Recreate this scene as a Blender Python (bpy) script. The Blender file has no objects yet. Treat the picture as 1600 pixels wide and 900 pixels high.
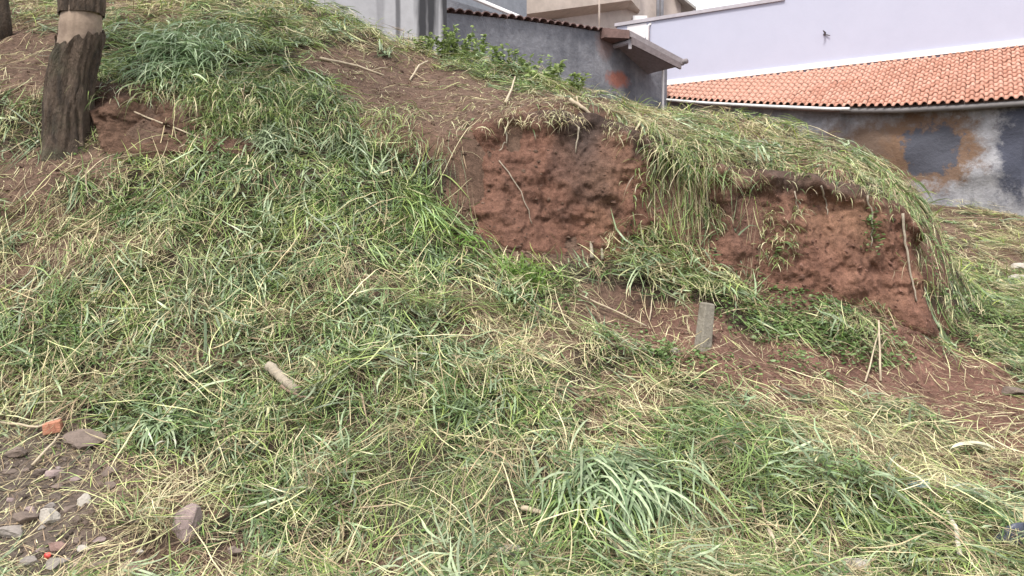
import bpy, math, random
import numpy as np
from mathutils import Vector, Matrix

random.seed(7)
rng = np.random.default_rng(11)
S = bpy.context.scene
COL = S.collection
R = math.radians

# ------------------------------------------------------------------ camera
CAM_Z = 1.6
FPX = 1250.0                      # focal length in pixels of the 1600 px wide photograph
PITCH = math.atan(50 / FPX)       # horizon sits 50 px above the middle
cam = bpy.data.cameras.new('camera')
cam.sensor_width = 36
cam.lens = 36 * FPX / 1600
cam.clip_start = 0.05
cam.clip_end = 2000
co = bpy.data.objects.new('camera', cam)
co.location = (0, 0, CAM_Z)
co.rotation_euler = (math.pi / 2 - PITCH, 0, 0)
COL.objects.link(co)
S.camera = co

# ------------------------------------------------------------------ sky, sun, exposure
SUN_EL, SUN_AZ = R(58), R(205)    # azimuth measured clockwise from +Y (view direction)
w = bpy.data.worlds.new('World')
S.world = w
w.use_nodes = True
nt = w.node_tree
nt.nodes.clear()
sky = nt.nodes.new('ShaderNodeTexSky')
sky.sky_type = 'NISHITA'
sky.sun_disc = False
sky.sun_elevation = SUN_EL
sky.sun_rotation = SUN_AZ
sky.air_density = 1.0
sky.dust_density = 7.0
sky.ozone_density = 1.0
bg = nt.nodes.new('ShaderNodeBackground')
bg.inputs[1].default_value = 0.15
wo = nt.nodes.new('ShaderNodeOutputWorld')
# thin bright cloud over the whole sky: the blue is veiled evenly in every direction
veil = nt.nodes.new('ShaderNodeMix'); veil.data_type = 'RGBA'
veil.inputs[0].default_value = 0.72
veil.inputs[7].default_value = (8.2, 8.3, 8.6, 1)
nt.links.new(sky.outputs[0], veil.inputs[6])
nt.links.new(veil.outputs[2], bg.inputs[0])
nt.links.new(bg.outputs[0], wo.inputs[0])
sl = bpy.data.lights.new('sun', 'SUN')
sl.energy = 2.6
sl.angle = R(10)
sl.color = (1.0, 0.95, 0.88)
so = bpy.data.objects.new('sun', sl)
d = Vector((math.sin(SUN_AZ) * math.cos(SUN_EL), math.cos(SUN_AZ) * math.cos(SUN_EL), math.sin(SUN_EL)))
so.rotation_euler = d.to_track_quat('Z', 'Y').to_euler()
so.location = (-10, -10, 30)
COL.objects.link(so)
S.view_settings.view_transform = 'Standard'
S.view_settings.look = 'None'
S.view_settings.exposure = 0.62
S.view_settings.gamma = 1.0
S.view_settings.use_curve_mapping = False

# ------------------------------------------------------------------ numbers: rays, noise
def ray(px, py):
    a = (px - 800) / FPX
    b = (450 - py) / FPX
    return np.array([a, math.cos(PITCH) + b * math.sin(PITCH), -math.sin(PITCH) + b * math.cos(PITCH)])

def P(px, py, dep):
    r = ray(px, py)
    r = r * (dep / r[1])
    return np.array([r[0], r[1], r[2] + CAM_Z])

def project(X, Y, Z):
    dz = Z - CAM_Z
    f = Y * math.cos(PITCH) - dz * math.sin(PITCH)
    u = Y * math.sin(PITCH) + dz * math.cos(PITCH)
    f = np.maximum(f, 0.05)
    return 800 + FPX * X / f, 450 - FPX * u / f

def _h(ix, iy, iz, seed):
    n = (ix.astype(np.int64) * 374761393 + iy.astype(np.int64) * 668265263 + iz.astype(np.int64) * 2147483647 + seed * 1274126177) & 0xFFFFFFFF
    n = ((n ^ (n >> 13)) * 1274126177) & 0xFFFFFFFF
    n = n ^ (n >> 16)
    return (n & 0xFFFF) / 65535.0 * 2 - 1

def noise(x, y, z=None, seed=0):
    x = np.asarray(x, float); y = np.asarray(y, float)
    z = np.zeros_like(x) if z is None else np.asarray(z, float)
    ix, iy, iz = np.floor(x), np.floor(y), np.floor(z)
    fx, fy, fz = x - ix, y - iy, z - iz
    fx, fy, fz = [f * f * (3 - 2 * f) for f in (fx, fy, fz)]
    o = 0
    for a in (0, 1):
        for b in (0, 1):
            for c in (0, 1):
                o = o + _h(ix + a, iy + b, iz + c, seed) * (fx if a else 1 - fx) * (fy if b else 1 - fy) * (fz if c else 1 - fz)
    return o

def fbm(x, y, z=None, seed=0, oct=4):
    o, amp, fr = 0, 1.0, 1.0
    for i in range(oct):
        o = o + amp * noise(np.asarray(x) * fr, np.asarray(y) * fr, None if z is None else np.asarray(z) * fr, seed + i * 17)
        amp *= 0.5; fr *= 2.03
    return o

# ------------------------------------------------------------------ scene-object helpers
def mesh_np(name, V, F, smooth=True, col=None, mat=None):
    """V (n,3), F (m,k) all faces with k corners"""
    V = np.ascontiguousarray(V, np.float32); F = np.ascontiguousarray(F, np.int32)
    me = bpy.data.meshes.new(name)
    me.vertices.add(len(V)); me.vertices.foreach_set('co', V.ravel())
    m, k = F.shape
    me.loops.add(m * k); me.loops.foreach_set('vertex_index', F.ravel())
    me.polygons.add(m)
    me.polygons.foreach_set('loop_start', np.arange(0, m * k, k, dtype=np.int32))
    me.polygons.foreach_set('use_smooth', np.full(m, smooth, dtype=bool))
    me.update(calc_edges=True)
    if col is not None:
        a = me.color_attributes.new('col', 'FLOAT_COLOR', 'POINT')
        c = np.ones((len(V), 4), np.float32); c[:, :3] = col
        a.data.foreach_set('color', c.ravel())
    if mat: me.materials.append(mat)
    return me

def link(name, me, parent=None, loc=None):
    o = bpy.data.objects.new(name, me)
    COL.objects.link(o)
    if parent is not None: o.parent = parent
    if loc is not None: o.location = loc
    return o

def tag(o, label=None, cat=None, group=None, kind=None):
    if label: o['label'] = label
    if cat: o['category'] = cat
    if group: o['group'] = group
    if kind: o['kind'] = kind
    return o

def thing(name, label, cat, loc=(0, 0, 0), group=None):
    o = bpy.data.objects.new(name, None)
    o.empty_display_size = 0.2
    COL.objects.link(o); o.location = [float(v) for v in loc]
    return tag(o, label, cat, group)

class MB:
    """collects polygons, builds one mesh object"""
    def __init__(s): s.v = []; s.f = []
    def poly(s, pts):
        b = len(s.v); s.v += [tuple(float(c) for c in p) for p in pts]; s.f.append(tuple(range(b, b + len(pts))))
    def hexa(s, c):            # 8 corners: bottom 4 (ccw), top 4
        b = len(s.v); s.v += [tuple(float(q) for q in p) for p in c]
        for f in ((3, 2, 1, 0), (4, 5, 6, 7), (0, 1, 5, 4), (1, 2, 6, 5), (2, 3, 7, 6), (3, 0, 4, 7)):
            s.f.append(tuple(b + i for i in f))
    def box(s, x0, x1, y0, y1, z0, z1):
        s.hexa([(x0, y0, z0), (x1, y0, z0), (x1, y1, z0), (x0, y1, z0), (x0, y0, z1), (x1, y0, z1), (x1, y1, z1), (x0, y1, z1)])
    def wall(s, a, b, z0, z1, th, z0b=None, z1b=None):
        """slab standing on plan line a-b, thickness th away from camera"""
        a = np.array(a[:2], float); b = np.array(b[:2], float)
        dd = (b - a) / np.linalg.norm(b - a); n = np.array([-dd[1], dd[0]])
        if n[1] < 0: n = -n
        z0b = z0 if z0b is None else z0b; z1b = z1 if z1b is None else z1b
        A, B = a + n * th, b + n * th
        s.hexa([(a[0], a[1], z0), (b[0], b[1], z0b), (B[0], B[1], z0b), (A[0], A[1], z0),
                (a[0], a[1], z1), (b[0], b[1], z1b), (B[0], B[1], z1b), (A[0], A[1], z1)])
    def tube(s, pts, rad, n=6, cap=True):
        pts = [np.array(p, float) for p in pts]
        rad = rad if hasattr(rad, '__len__') else [rad] * len(pts)
        b0 = len(s.v)
        up = np.array([0.3, 0.5, 0.81])
        for i, p in enumerate(pts):
            t = pts[min(i + 1, len(pts) - 1)] - pts[max(i - 1, 0)]
            t = t / (np.linalg.norm(t) + 1e-9)
            u = np.cross(t, up); u /= np.linalg.norm(u) + 1e-9
            v = np.cross(t, u)
            for k in range(n):
                a = 2 * math.pi * k / n
                s.v.append(tuple(p + rad[i] * (u * math.cos(a) + v * math.sin(a))))
        for i in range(len(pts) - 1):
            for k in range(n):
                s.f.append((b0 + i * n + k, b0 + i * n + (k + 1) % n, b0 + (i + 1) * n + (k + 1) % n, b0 + (i + 1) * n + k))
        if cap:
            s.f.append(tuple(b0 + k for k in range(n))[::-1])
            s.f.append(tuple(b0 + (len(pts) - 1) * n + k for k in range(n)))
    def build(s, name, mat, parent=None, smooth=False, origin=None):
        me = bpy.data.meshes.new(name)
        v = s.v
        if origin is not None: v = [(p[0] - origin[0], p[1] - origin[1], p[2] - origin[2]) for p in v]
        me.from_pydata(v, [], s.f); me.update()
        if smooth: me.polygons.foreach_set('use_smooth', [True] * len(me.polygons))
        if mat: me.materials.append(mat)
        o = link(name, me, parent)
        if origin is not None and parent is None: o.location = [float(q) for q in origin]
        return o

# ------------------------------------------------------------------ materials
class NT:
    def __init__(s, name):
        s.m = bpy.data.materials.new(name); s.m.use_nodes = True
        s.t = s.m.node_tree; s.t.nodes.clear()
        s.out = s.n('ShaderNodeOutputMaterial')
        s.b = s.n('ShaderNodeBsdfPrincipled')
        s.l(s.b.outputs[0], s.out.inputs[0])
        s.pos = s.n('ShaderNodeNewGeometry').outputs['Position']
    def n(s, t): return s.t.nodes.new(t)
    def l(s, a, b): s.t.links.new(a, b)
    def noise(s, scale, detail=4, rough=0.6, vec=None, stretch=None):
        v = vec or s.pos
        if stretch:
            mp = s.n('ShaderNodeMapping'); mp.inputs['Scale'].default_value = stretch
            s.l(v, mp.inputs[0]); v = mp.outputs[0]
        q = s.n('ShaderNodeTexNoise'); q.inputs['Scale'].default_value = scale
        q.inputs['Detail'].default_value = detail; q.inputs['Roughness'].default_value = rough
        s.l(v, q.inputs['Vector']); return q.outputs[0]
    def ramp(s, fac, stops):
        q = s.n('ShaderNodeValToRGB'); e = q.color_ramp.elements
        while len(e) < len(stops): e.new(0.5)
        for i, (p, c) in enumerate(stops):
            e[i].position = p; e[i].color = (c[0], c[1], c[2], 1) if hasattr(c, '__len__') else (c, c, c, 1)
        s.l(fac, q.inputs[0]); return q.outputs[0]
    def mix(s, fac, a, b, mode='MIX'):
        q = s.n('ShaderNodeMix'); q.data_type = 'RGBA'; q.blend_type = mode
        for val, i in ((fac, 0), (a, 6), (b, 7)):
            if hasattr(val, 'links'): s.l(val, q.inputs[i])
            elif hasattr(val, '__len__'): q.inputs[i].default_value = (*val, 1)
            else: q.inputs[i].default_value = val
        return q.outputs[2]
    def math(s, op, a, b=None):
        q = s.n('ShaderNodeMath'); q.operation = op
        for i, val in enumerate((a, b)):
            if val is None: continue
            if hasattr(val, 'links'): s.l(val, q.inputs[i])
            else: q.inputs[i].default_value = val
        return q.outputs[0]
    def blob(s, c, rad, nz=None, amt=0.6, soft=0.25):
        """soft noisy mask, 1 inside an ellipsoid of the place"""
        a = s.n('ShaderNodeVectorMath'); a.operation = 'SUBTRACT'; s.l(s.pos, a.inputs[0]); a.inputs[1].default_value = [float(q) for q in c]
        b = s.n('ShaderNodeVectorMath'); b.operation = 'DIVIDE'; s.l(a.outputs[0], b.inputs[0]); b.inputs[1].default_value = [float(q) for q in rad]
        ln = s.n('ShaderNodeVectorMath'); ln.operation = 'LENGTH'; s.l(b.outputs[0], ln.inputs[0])
        v = ln.outputs['Value']
        if nz is not None: v = s.math('ADD', v, s.math('MULTIPLY', s.math('SUBTRACT', nz, 0.5), amt * 2))
        q = s.n('ShaderNodeMapRange'); s.l(v, q.inputs[0])
        q.inputs[1].default_value = 1 - soft; q.inputs[2].default_value = 1 + soft
        q.inputs[3].default_value = 1; q.inputs[4].default_value = 0
        return q.outputs[0]
    def col(s, c):
        if hasattr(c, 'links'): s.l(c, s.b.inputs['Base Color'])
        else: s.b.inputs['Base Color'].default_value = (*c, 1)
    def bump(s, h, strength=0.5, dist=0.02):
        q = s.n('ShaderNodeBump'); q.inputs['Strength'].default_value = strength; q.inputs['Distance'].default_value = dist
        s.l(h, q.inputs['Height']); s.l(q.outputs[0], s.b.inputs['Normal'])
    def rough(s, r): s.b.inputs['Roughness'].default_value = r

def simple(name, c, rough=0.8, var=0.25, scale=6, bump=0.0, bscale=30, metal=0):
    k = NT(name)
    nz = k.noise(scale, 5)
    k.col(k.ramp(nz, [(0.25, [q * (1 - var) for q in c]), (0.75, [min(1, q * (1 + var)) for q in c])]))
    k.rough(rough); k.b.inputs['Metallic'].default_value = metal
    if bump: k.bump(k.noise(bscale, 6), bump, 0.02)
    return k.m

def blade_mat(name, rough=0.5, trans=0.25, spec=0.35):
    k = NT(name)
    a = k.n('ShaderNodeAttribute'); a.attribute_name = 'col'
    nz = k.noise(45, 3)
    c = k.mix(1.0, a.outputs[0], k.ramp(nz, [(0.3, 0.72), (0.7, 1.25)]), 'MULTIPLY')
    k.col(c); k.rough(rough); k.b.inputs['Specular IOR Level'].default_value = spec
    tr = k.n('ShaderNodeBsdfTranslucent'); k.l(c, tr.inputs[0])
    mx = k.n('ShaderNodeMixShader'); mx.inputs[0].default_value = trans
    k.l(k.b.outputs[0], mx.inputs[1]); k.l(tr.outputs[0], mx.inputs[2]); k.l(mx.outputs[0], k.out.inputs[0])
    return k.m

M = {}
M['grass'] = blade_mat('grass_blades', 0.40, 0.22, 0.5)
M['straw'] = blade_mat('dry_straw', 0.65, 0.15, 0.25)
M['leaf'] = blade_mat('weed_leaves', 0.5, 0.3, 0.35)
M['litter'] = blade_mat('soil_litter', 0.9, 0.0, 0.1)

def soil_mat():
    k = NT('red_soil')
    a = k.n('ShaderNodeAttribute'); a.attribute_name = 'col'
    n1 = k.noise(2.2, 6, 0.65); n2 = k.noise(18, 6, 0.7); n3 = k.noise(90, 4, 0.7)
    c = k.mix(1.0, a.outputs[0], k.ramp(n1, [(0.3, 0.7), (0.72, 1.3)]), 'MULTIPLY')
    c = k.mix(1.0, c, k.ramp(n2, [(0.3, 0.55), (0.7, 1.32)]), 'MULTIPLY')
    c = k.mix(1.0, c, k.ramp(n3, [(0.35, 0.7), (0.65, 1.2)]), 'MULTIPLY')
    k.col(c); k.rough(0.95); k.b.inputs['Specular IOR Level'].default_value = 0.15
    h = k.math('ADD', k.math('MULTIPLY', n2, 1.0), k.math('MULTIPLY', n3, 0.45))
    k.bump(h, 0.9, 0.035)
    return k.m
M['soil'] = soil_mat()

# ------------------------------------------------------------------ TERRAIN
def rbf_fit(pts, smooth=0.0006):
    pts = np.array(pts, float); n = len(pts)
    r = np.linalg.norm(pts[:, None, :2] - pts[None, :, :2], axis=2)
    K = np.where(r > 1e-6, r * r * np.log(r + 1e-9), 0) + np.eye(n) * smooth * n
    Q = np.c_[np.ones(n), pts[:, :2]]
    A = np.zeros((n + 3, n + 3)); A[:n, :n] = K; A[:n, n:] = Q; A[n:, :n] = Q.T
    sol = np.linalg.solve(A, np.r_[pts[:, 2], 0, 0, 0])
    return pts[:, :2], sol
def rbf_eval(m, X, Y):
    c, sol = m; n = len(c); out = np.full(X.shape, sol[n]) + sol[n + 1] * X + sol[n + 2] * Y
    for i in range(n):
        r2 = (X - c[i, 0]) ** 2 + (Y - c[i, 1]) ** 2
        out += sol[i] * 0.5 * r2 * np.log(r2 + 1e-9)
    return out

TOE = [(-200, 238, 7.2), (0, 238, 7.2), (150, 238, 7.2), (350, 240, 7.3), (480, 250, 7.4), (600, 290, 7.4), (700, 335, 7.35), (790, 388, 7.3),
       (880, 402, 7.4), (960, 412, 7.4), (1050, 428, 7.45), (1130, 440, 7.5), (1220, 458, 7.55), (1300, 470, 7.6), (1380, 490, 7.6), (1440, 525, 7.55), (1490, 540, 7.9), (1530, 520, 8.5), (1560, 492, 9.0)]
LIP = [(-200, 120, 7.9), (0, 120, 7.9), (150, 125, 7.9), (350, 140, 8.0), (480, 165, 8.05), (580, 195, 8.05), (690, 200, 7.85), (760, 180, 7.85),
       (850, 162, 7.95), (930, 168, 8.0), (1000, 198, 7.9), (1060, 230, 7.85), (1130, 252, 7.95), (1250, 264, 8.05), (1340, 284, 8.1), (1400, 318, 8.2), (1440, 372, 8.5)]
toe3 = [P(*q) for q in TOE]; lip3 = [P(*q) for q in LIP]
U_pts = lip3 + [P(*q) for q in [
    (-200, -20, 10.5), (0, 0, 10.5), (130, 0, 11), (250, 0, 11.8), (400, 0, 12.3), (470, 5, 12.5), (560, 40, 12.5), (640, 80, 12.2), (700, 92, 12), (760, 108, 12),
    (860, 140, 11.8), (950, 164, 11.5), (1040, 177, 11.2), (1120, 187, 11), (1200, 204, 10.8), (1300, 236, 10.2), (1400, 292, 9.5), (1480, 352, 9.2), (1530, 425, 9.0),
    (480, 88, 9.4), (600, 120, 9.7), (720, 130, 9.8), (850, 150, 9.4), (100, 55, 9.2), (250, 60, 9.3), (380, 70, 9.3), (1000, 190, 9.4), (1130, 214, 9.4), (1250, 245, 9.1), (1350, 275, 9.0)]]
U_pts += [np.array(q) for q in [(-8, 14, 6.2), (-4, 14, 5.1), (-1.5, 14.5, 4.5), (0.5, 14.5, 3.9), (2, 14.5, 3.3), (3.4, 13.5, 2.8), (-8, 18, 6.2), (-2, 18, 4.6), (2, 18, 4.0), (4, 12.2, 2.7), (4.8, 11, 2.3)]]
L_pts = toe3 + [P(*q) for q in [
    (-200, 900, 4.0), (0, 900, 4.0), (400, 900, 4.0), (800, 900, 4.0), (1200, 900, 4.0), (1600, 900, 4.0), (1800, 900, 4.0),
    (0, 780, 4.5), (400, 780, 4.5), (800, 780, 4.5), (1200, 780, 4.6), (1600, 780, 4.8),
    (-150, 650, 5.2), (0, 650, 5.2), (400, 650, 5.2), (800, 650, 5.25), (1200, 650, 5.5), (1600, 650, 5.9),
    (0, 450, 6.1), (0, 330, 6.7), (200, 450, 6.1), (200, 330, 6.7), (400, 450, 6.15), (400, 330, 6.8), (600, 420, 6.5), (620, 520, 6.0),
    (800, 520, 6.2), (1000, 520, 6.5), (1200, 560, 6.5), (1350, 600, 6.4), (1450, 600, 6.8), (1600, 575, 7.3), (1600, 500, 9.0), (1600, 430, 11.5), (1600, 337, 14.9), (1500, 322, 15.2)]]
L_pts += [np.array(q) for q in [(-6, 2.4, -.08), (0, 2.4, -.1), (6, 2.4, -.1), (12, 12, 1.6), (12, 8, 0.9), (12, 16, 2.4), (6.3, 13, 1.9), (6, 16, 2.4), (3, 18, 2.6)]]
Um, Lm = rbf_fit(U_pts), rbf_fit(L_pts)
toe_poly = np.array([(-30, 7.2)] + [tuple(q[:2]) for q in toe3] + [(6.1, 10.2), (6.35, 12), (6.2, 14), (5.7, 15.6), (4, 18), (3, 30), (-30, 30)])
lip_poly = np.array([(-30, 7.9)] + [tuple(q[:2]) for q in lip3] + [(4.75, 9.2), (5.1, 10.5), (5.1, 12), (4.6, 14), (4.2, 15.3), (3, 17.5), (2.5, 30), (-30, 30)])

def sdf(poly, X, Y):
    dmin = np.full(X.shape, 1e9); ins = np.zeros(X.shape, bool)
    n = len(poly)
    for i in range(n):
        ax, ay = poly[i]; bx, by = poly[(i + 1) % n]
        ex, ey = bx - ax, by - ay
        t = np.clip(((X - ax) * ex + (Y - ay) * ey) / (ex * ex + ey * ey + 1e-12), 0, 1)
        dmin = np.minimum(dmin, (X - ax - t * ex) ** 2 + (Y - ay - t * ey) ** 2)
        c = ((ay > Y) != (by > Y)) & (X < ex * (Y - ay) / (ey if abs(ey) > 1e-12 else 1e-12) + ax)
        ins ^= c
    return np.where(ins, 1, -1) * np.sqrt(dmin)

def terrain_raw(X, Y):
    xc = np.clip(X, -8.5, 11.5); yc = np.clip(Y, 2.3, 18)
    U = rbf_eval(Um, xc, np.maximum(yc, 7.0)); Lo = rbf_eval(Lm, xc, yc)
    wob = 0.10 * noise(X * 1.7, Y * 1.7, seed=3) + 0.05 * noise(X * 5, Y * 5, seed=4)
    dt = sdf(toe_poly, X, Y) + wob * 0.5; dl = sdf(lip_poly, X, Y) + wob
    t = np.where(dt <= 0, 0, np.where(dl >= 0, 1, dt / np.maximum(dt - dl, 1e-6)))
    t = t * t * (3 - 2 * t)
    z = Lo + (U - Lo) * t
    amp = np.clip((Y - 2.0) / 1.5, 0, 1) * (1 - np.clip((Y - 14) / 3, 0, 1))
    z = z - 0.24 * np.exp(-((X - 0.16) ** 2 / 0.012 + (Y - 4.62) ** 2 / 0.006))
    z = z + amp * (0.05 * fbm(X * 0.9, Y * 0.9, seed=21, oct=2) + 0.032 * fbm(X * 3.1, Y * 3.1, seed=31, oct=3) + 0.012 * noise(X * 13, Y * 13, seed=41))
    return z, t

# regular lookup grid for everything that lies on the ground
GX0, GX1, GY0, GY1, GS = -10.0, 13.0, 1.5, 19.0, 0.05
gx = np.arange(GX0, GX1 + GS / 2, GS); gy = np.arange(GY0, GY1 + GS / 2, GS)
GXX, GYY = np.meshgrid(gx, gy, indexing='ij')
GZ, GT = terrain_raw(GXX, GYY)
def samp(A, X, Y):
    fx = np.clip((np.asarray(X, float) - GX0) / GS, 0, len(gx) - 1.001); fy = np.clip((np.asarray(Y, float) - GY0) / GS, 0, len(gy) - 1.001)
    i = fx.astype(int); j = fy.astype(int); a = fx - i; b = fy - j
    return A[i, j] * (1 - a) * (1 - b) + A[i + 1, j] * a * (1 - b) + A[i, j + 1] * (1 - a) * b + A[i + 1, j + 1] * a * b
def H(X, Y): return samp(GZ, X, Y)
GDX = np.gradient(GZ, GS, axis=0); GDY = np.gradient(GZ, GS, axis=1)

def hit(px, py, lift=0.0):
    r = ray(px, py); ys = np.arange(3.2, 18.5, 0.01)
    X = r[0] / r[1] * ys; Z = CAM_Z + r[2] / r[1] * ys
    below = np.nonzero(Z < H(X, ys) + lift)[0]
    k = below[0] if len(below) else len(ys) - 1
    return np.array([X[k], ys[k], float(H(X[k], ys[k]))])

# what covers the bank where: ellipses (kind, centre x, y, half width, half height, tilt in degrees) laid one over the other on mixed cover
MIXED, GREEN, STRAW, BARE, CUT, RUBBLE, LEAFY, FEATHERY = range(8)
PATCHES = [
    (GREEN, 320, 110, 190, 85, 0), (GREEN, 480, 260, 240, 100, 15), (GREEN, 600, 375, 170, 60, 15), (GREEN, 400, 330, 200, 45, 0),
    (BARE, 30, 90, 90, 70, 0), (BARE, 70, 262, 130, 38, 0), (BARE, 20, 320, 60, 50, 0), (CUT, 245, 190, 125, 54, 0), (BARE, 170, 20, 30, 30, 0), (STRAW, 60, 15, 90, 22, 0),
    (STRAW, 230, 20, 90, 22, 0), (BARE, 570, 112, 95, 34, 14), (BARE, 690, 155, 190, 54, 10), (BARE, 850, 180, 165, 44, 6), (BARE, 640, 205, 100, 34, 20), (STRAW, 990, 190, 40, 18, 15),
    (LEAFY, 770, 108, 90, 16, 18), (STRAW, 640, 82, 60, 12, 12), (CUT, 850, 300, 165, 118, 0), (CUT, 1285, 390, 175, 108, 8), (BARE, 1060, 330, 40, 60, 0),
    (STRAW, 1110, 195, 110, 22, 6), (STRAW, 1240, 235, 110, 28, 18), (MIXED, 1440, 350, 34, 110, -38), (BARE, 1450, 400, 30, 60, -30), (GREEN, 1520, 450, 44, 50, 0), (BARE, 1470, 345, 26, 22, 0), (BARE, 1430, 520, 60, 50, 0), (STRAW, 1570, 385, 70, 62, 0), (GREEN, 1585, 525, 60, 45, 0),
    (BARE, 1030, 515, 170, 56, 14), (BARE, 1290, 600, 260, 70, 12), (BARE, 1490, 640, 170, 92, 12), (BARE, 1570, 680, 120, 70, 15), (LEAFY, 1255, 505, 110, 28, 6), (LEAFY, 1010, 450, 70, 18, 10),
    (STRAW, 110, 380, 130, 46, 0), (STRAW, 25, 440, 80, 40, 0), (STRAW, 30, 620, 80, 34, 0), (STRAW, 640, 465, 130, 24, 6), (GREEN, 90, 525, 140, 48, 0), (GREEN, 390, 440, 90, 30, 0), (GREEN, 610, 530, 110, 50, 0), (STRAW, 800, 530, 110, 40, 0), (BARE, 745, 480, 40, 24, 0),
    (STRAW, 470, 480, 90, 22, 0), (BARE, 320, 560, 60, 18, 0), (GREEN, 270, 672, 140, 32, 0), (GREEN, 540, 640, 90, 36, 0), (GREEN, 720, 640, 110, 32, 8), (STRAW, 230, 770, 130, 60, 0), (BARE, 250, 730, 50, 20, 0),
    (GREEN, 430, 790, 90, 40, 0), (FEATHERY, 660, 765, 140, 85, 12), (BARE, 620, 872, 110, 28, 0), (BARE, 400, 870, 50, 24, 0), (STRAW, 1000, 660, 150, 55, 15), (GREEN, 1130, 700, 110, 52, 10), (GREEN, 940, 825, 100, 75, 0),
    (STRAW, 1400, 705, 230, 60, 12), (GREEN, 1250, 790, 150, 42, 8), (GREEN, 1440, 820, 110, 32, 14), (STRAW, 1100, 830, 70, 60, 0), (STRAW, 1500, 800, 140, 50, 10), (BARE, 1300, 855, 60, 18, 0), (BARE, 1540, 850, 60, 22, 0), (STRAW, 1000, 600, 60, 30, 0),
    (RUBBLE, 50, 800, 165, 145, 0), (RUBBLE, 150, 885, 210, 46, 0), (GREEN, 1590, 800, 40, 40, 0), (LEAFY, 860, 645, 60, 24, 0), (BARE, 840, 765, 40, 20, 0)]
is_in = lambda z, *kinds: np.isin(z, kinds)
def zone(X, Y, Z, jit=26):
    px, py = project(X, Y, Z)
    px = px + jit * noise(X * 4, Y * 4, seed=5) + rng.normal(0, jit * 0.4, np.shape(px))
    py = py + jit * 0.8 * noise(X * 4, Y * 4, seed=6) + rng.normal(0, jit * 0.3, np.shape(py))
    out = np.full(np.shape(px), MIXED)
    for kind_, cx, cy, rx, ry, tilt in PATCHES:
        ca, sa = math.cos(R(tilt)), math.sin(R(tilt))
        u = (px - cx) * ca + (py - cy) * sa; v = (py - cy) * ca - (px - cx) * sa
        out[(u / rx) ** 2 + (v / ry) ** 2 < 1] = kind_
    return out

def soil_colour(X, Y, Z, T):
    """earth: brown litter soil, red subsoil in the cut, grey rubble soil low on the left"""
    n = len(X)
    red = np.array([0.185, 0.102, 0.078]); brown = np.array([0.15, 0.098, 0.073]); grey = np.array([0.135, 0.108, 0.09]); orange = np.array([0.19, 0.098, 0.06])
    c = np.tile(brown, (n, 1))
    px, py = project(X, Y, Z)
    f = np.clip((px - 850) / 350 + 0.35 * noise(X * 1.5, Y * 1.5, seed=8), 0, 1)[:, None] * np.clip((9.2 - Y) / 0.6, 0, 1)[:, None]
    c = c * (1 - f) + red * f
    g = (np.clip((260 - px) / 160, 0, 1) * np.clip((py - 620) / 60, 0, 1))[:, None]
    c = c * (1 - g) + grey * g
    o = np.clip(noise(X * 1.1, Z * 1.6, Y, seed=9) * 1.2, 0, 1)[:, None] * (px > 560)[:, None] * ((T > 0.02) & (T < 0.98))[:, None]
    c = c * (1 - o * 0.7) + orange * o * 0.7
    sward = is_in(zone(X, Y, Z, 20), GREEN, MIXED, FEATHERY, LEAFY)[:, None] * (Y < 13)[:, None]      # dark humus where a sward has grown, also painting shade into the gaps
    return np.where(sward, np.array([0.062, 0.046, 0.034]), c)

def axis(lo, hi, a, b, fine, grow=1.35):
    core = list(np.arange(a, b, fine)); s = fine; x = core[-1]
    while x < hi: s *= grow; x += s; core.append(min(x, hi))
    s = fine; x = core[0]; pre = []
    while x > lo: s *= grow; x -= s; pre.append(max(x, lo))
    return np.array(pre[::-1] + core)
ax_ = axis(-160, 160, -7.5, 9.5, 0.06); ay_ = axis(-120, 220, 3.0, 13.5, 0.05)
TX, TY = np.meshgrid(ax_, ay_, indexing='ij')
TZ, TT = terrain_raw(TX, TY)
nx, ny = TX.shape
idx = np.arange(nx * ny).reshape(nx, ny)
F = np.stack([idx[:-1, :-1], idx[1:, :-1], idx[1:, 1:], idx[:-1, 1:]], -1).reshape(-1, 4)
V = np.stack([TX, TY, TZ], -1).reshape(-1, 3)
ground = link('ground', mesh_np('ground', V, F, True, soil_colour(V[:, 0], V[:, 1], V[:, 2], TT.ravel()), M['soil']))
tag(ground, kind='structure')

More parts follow.
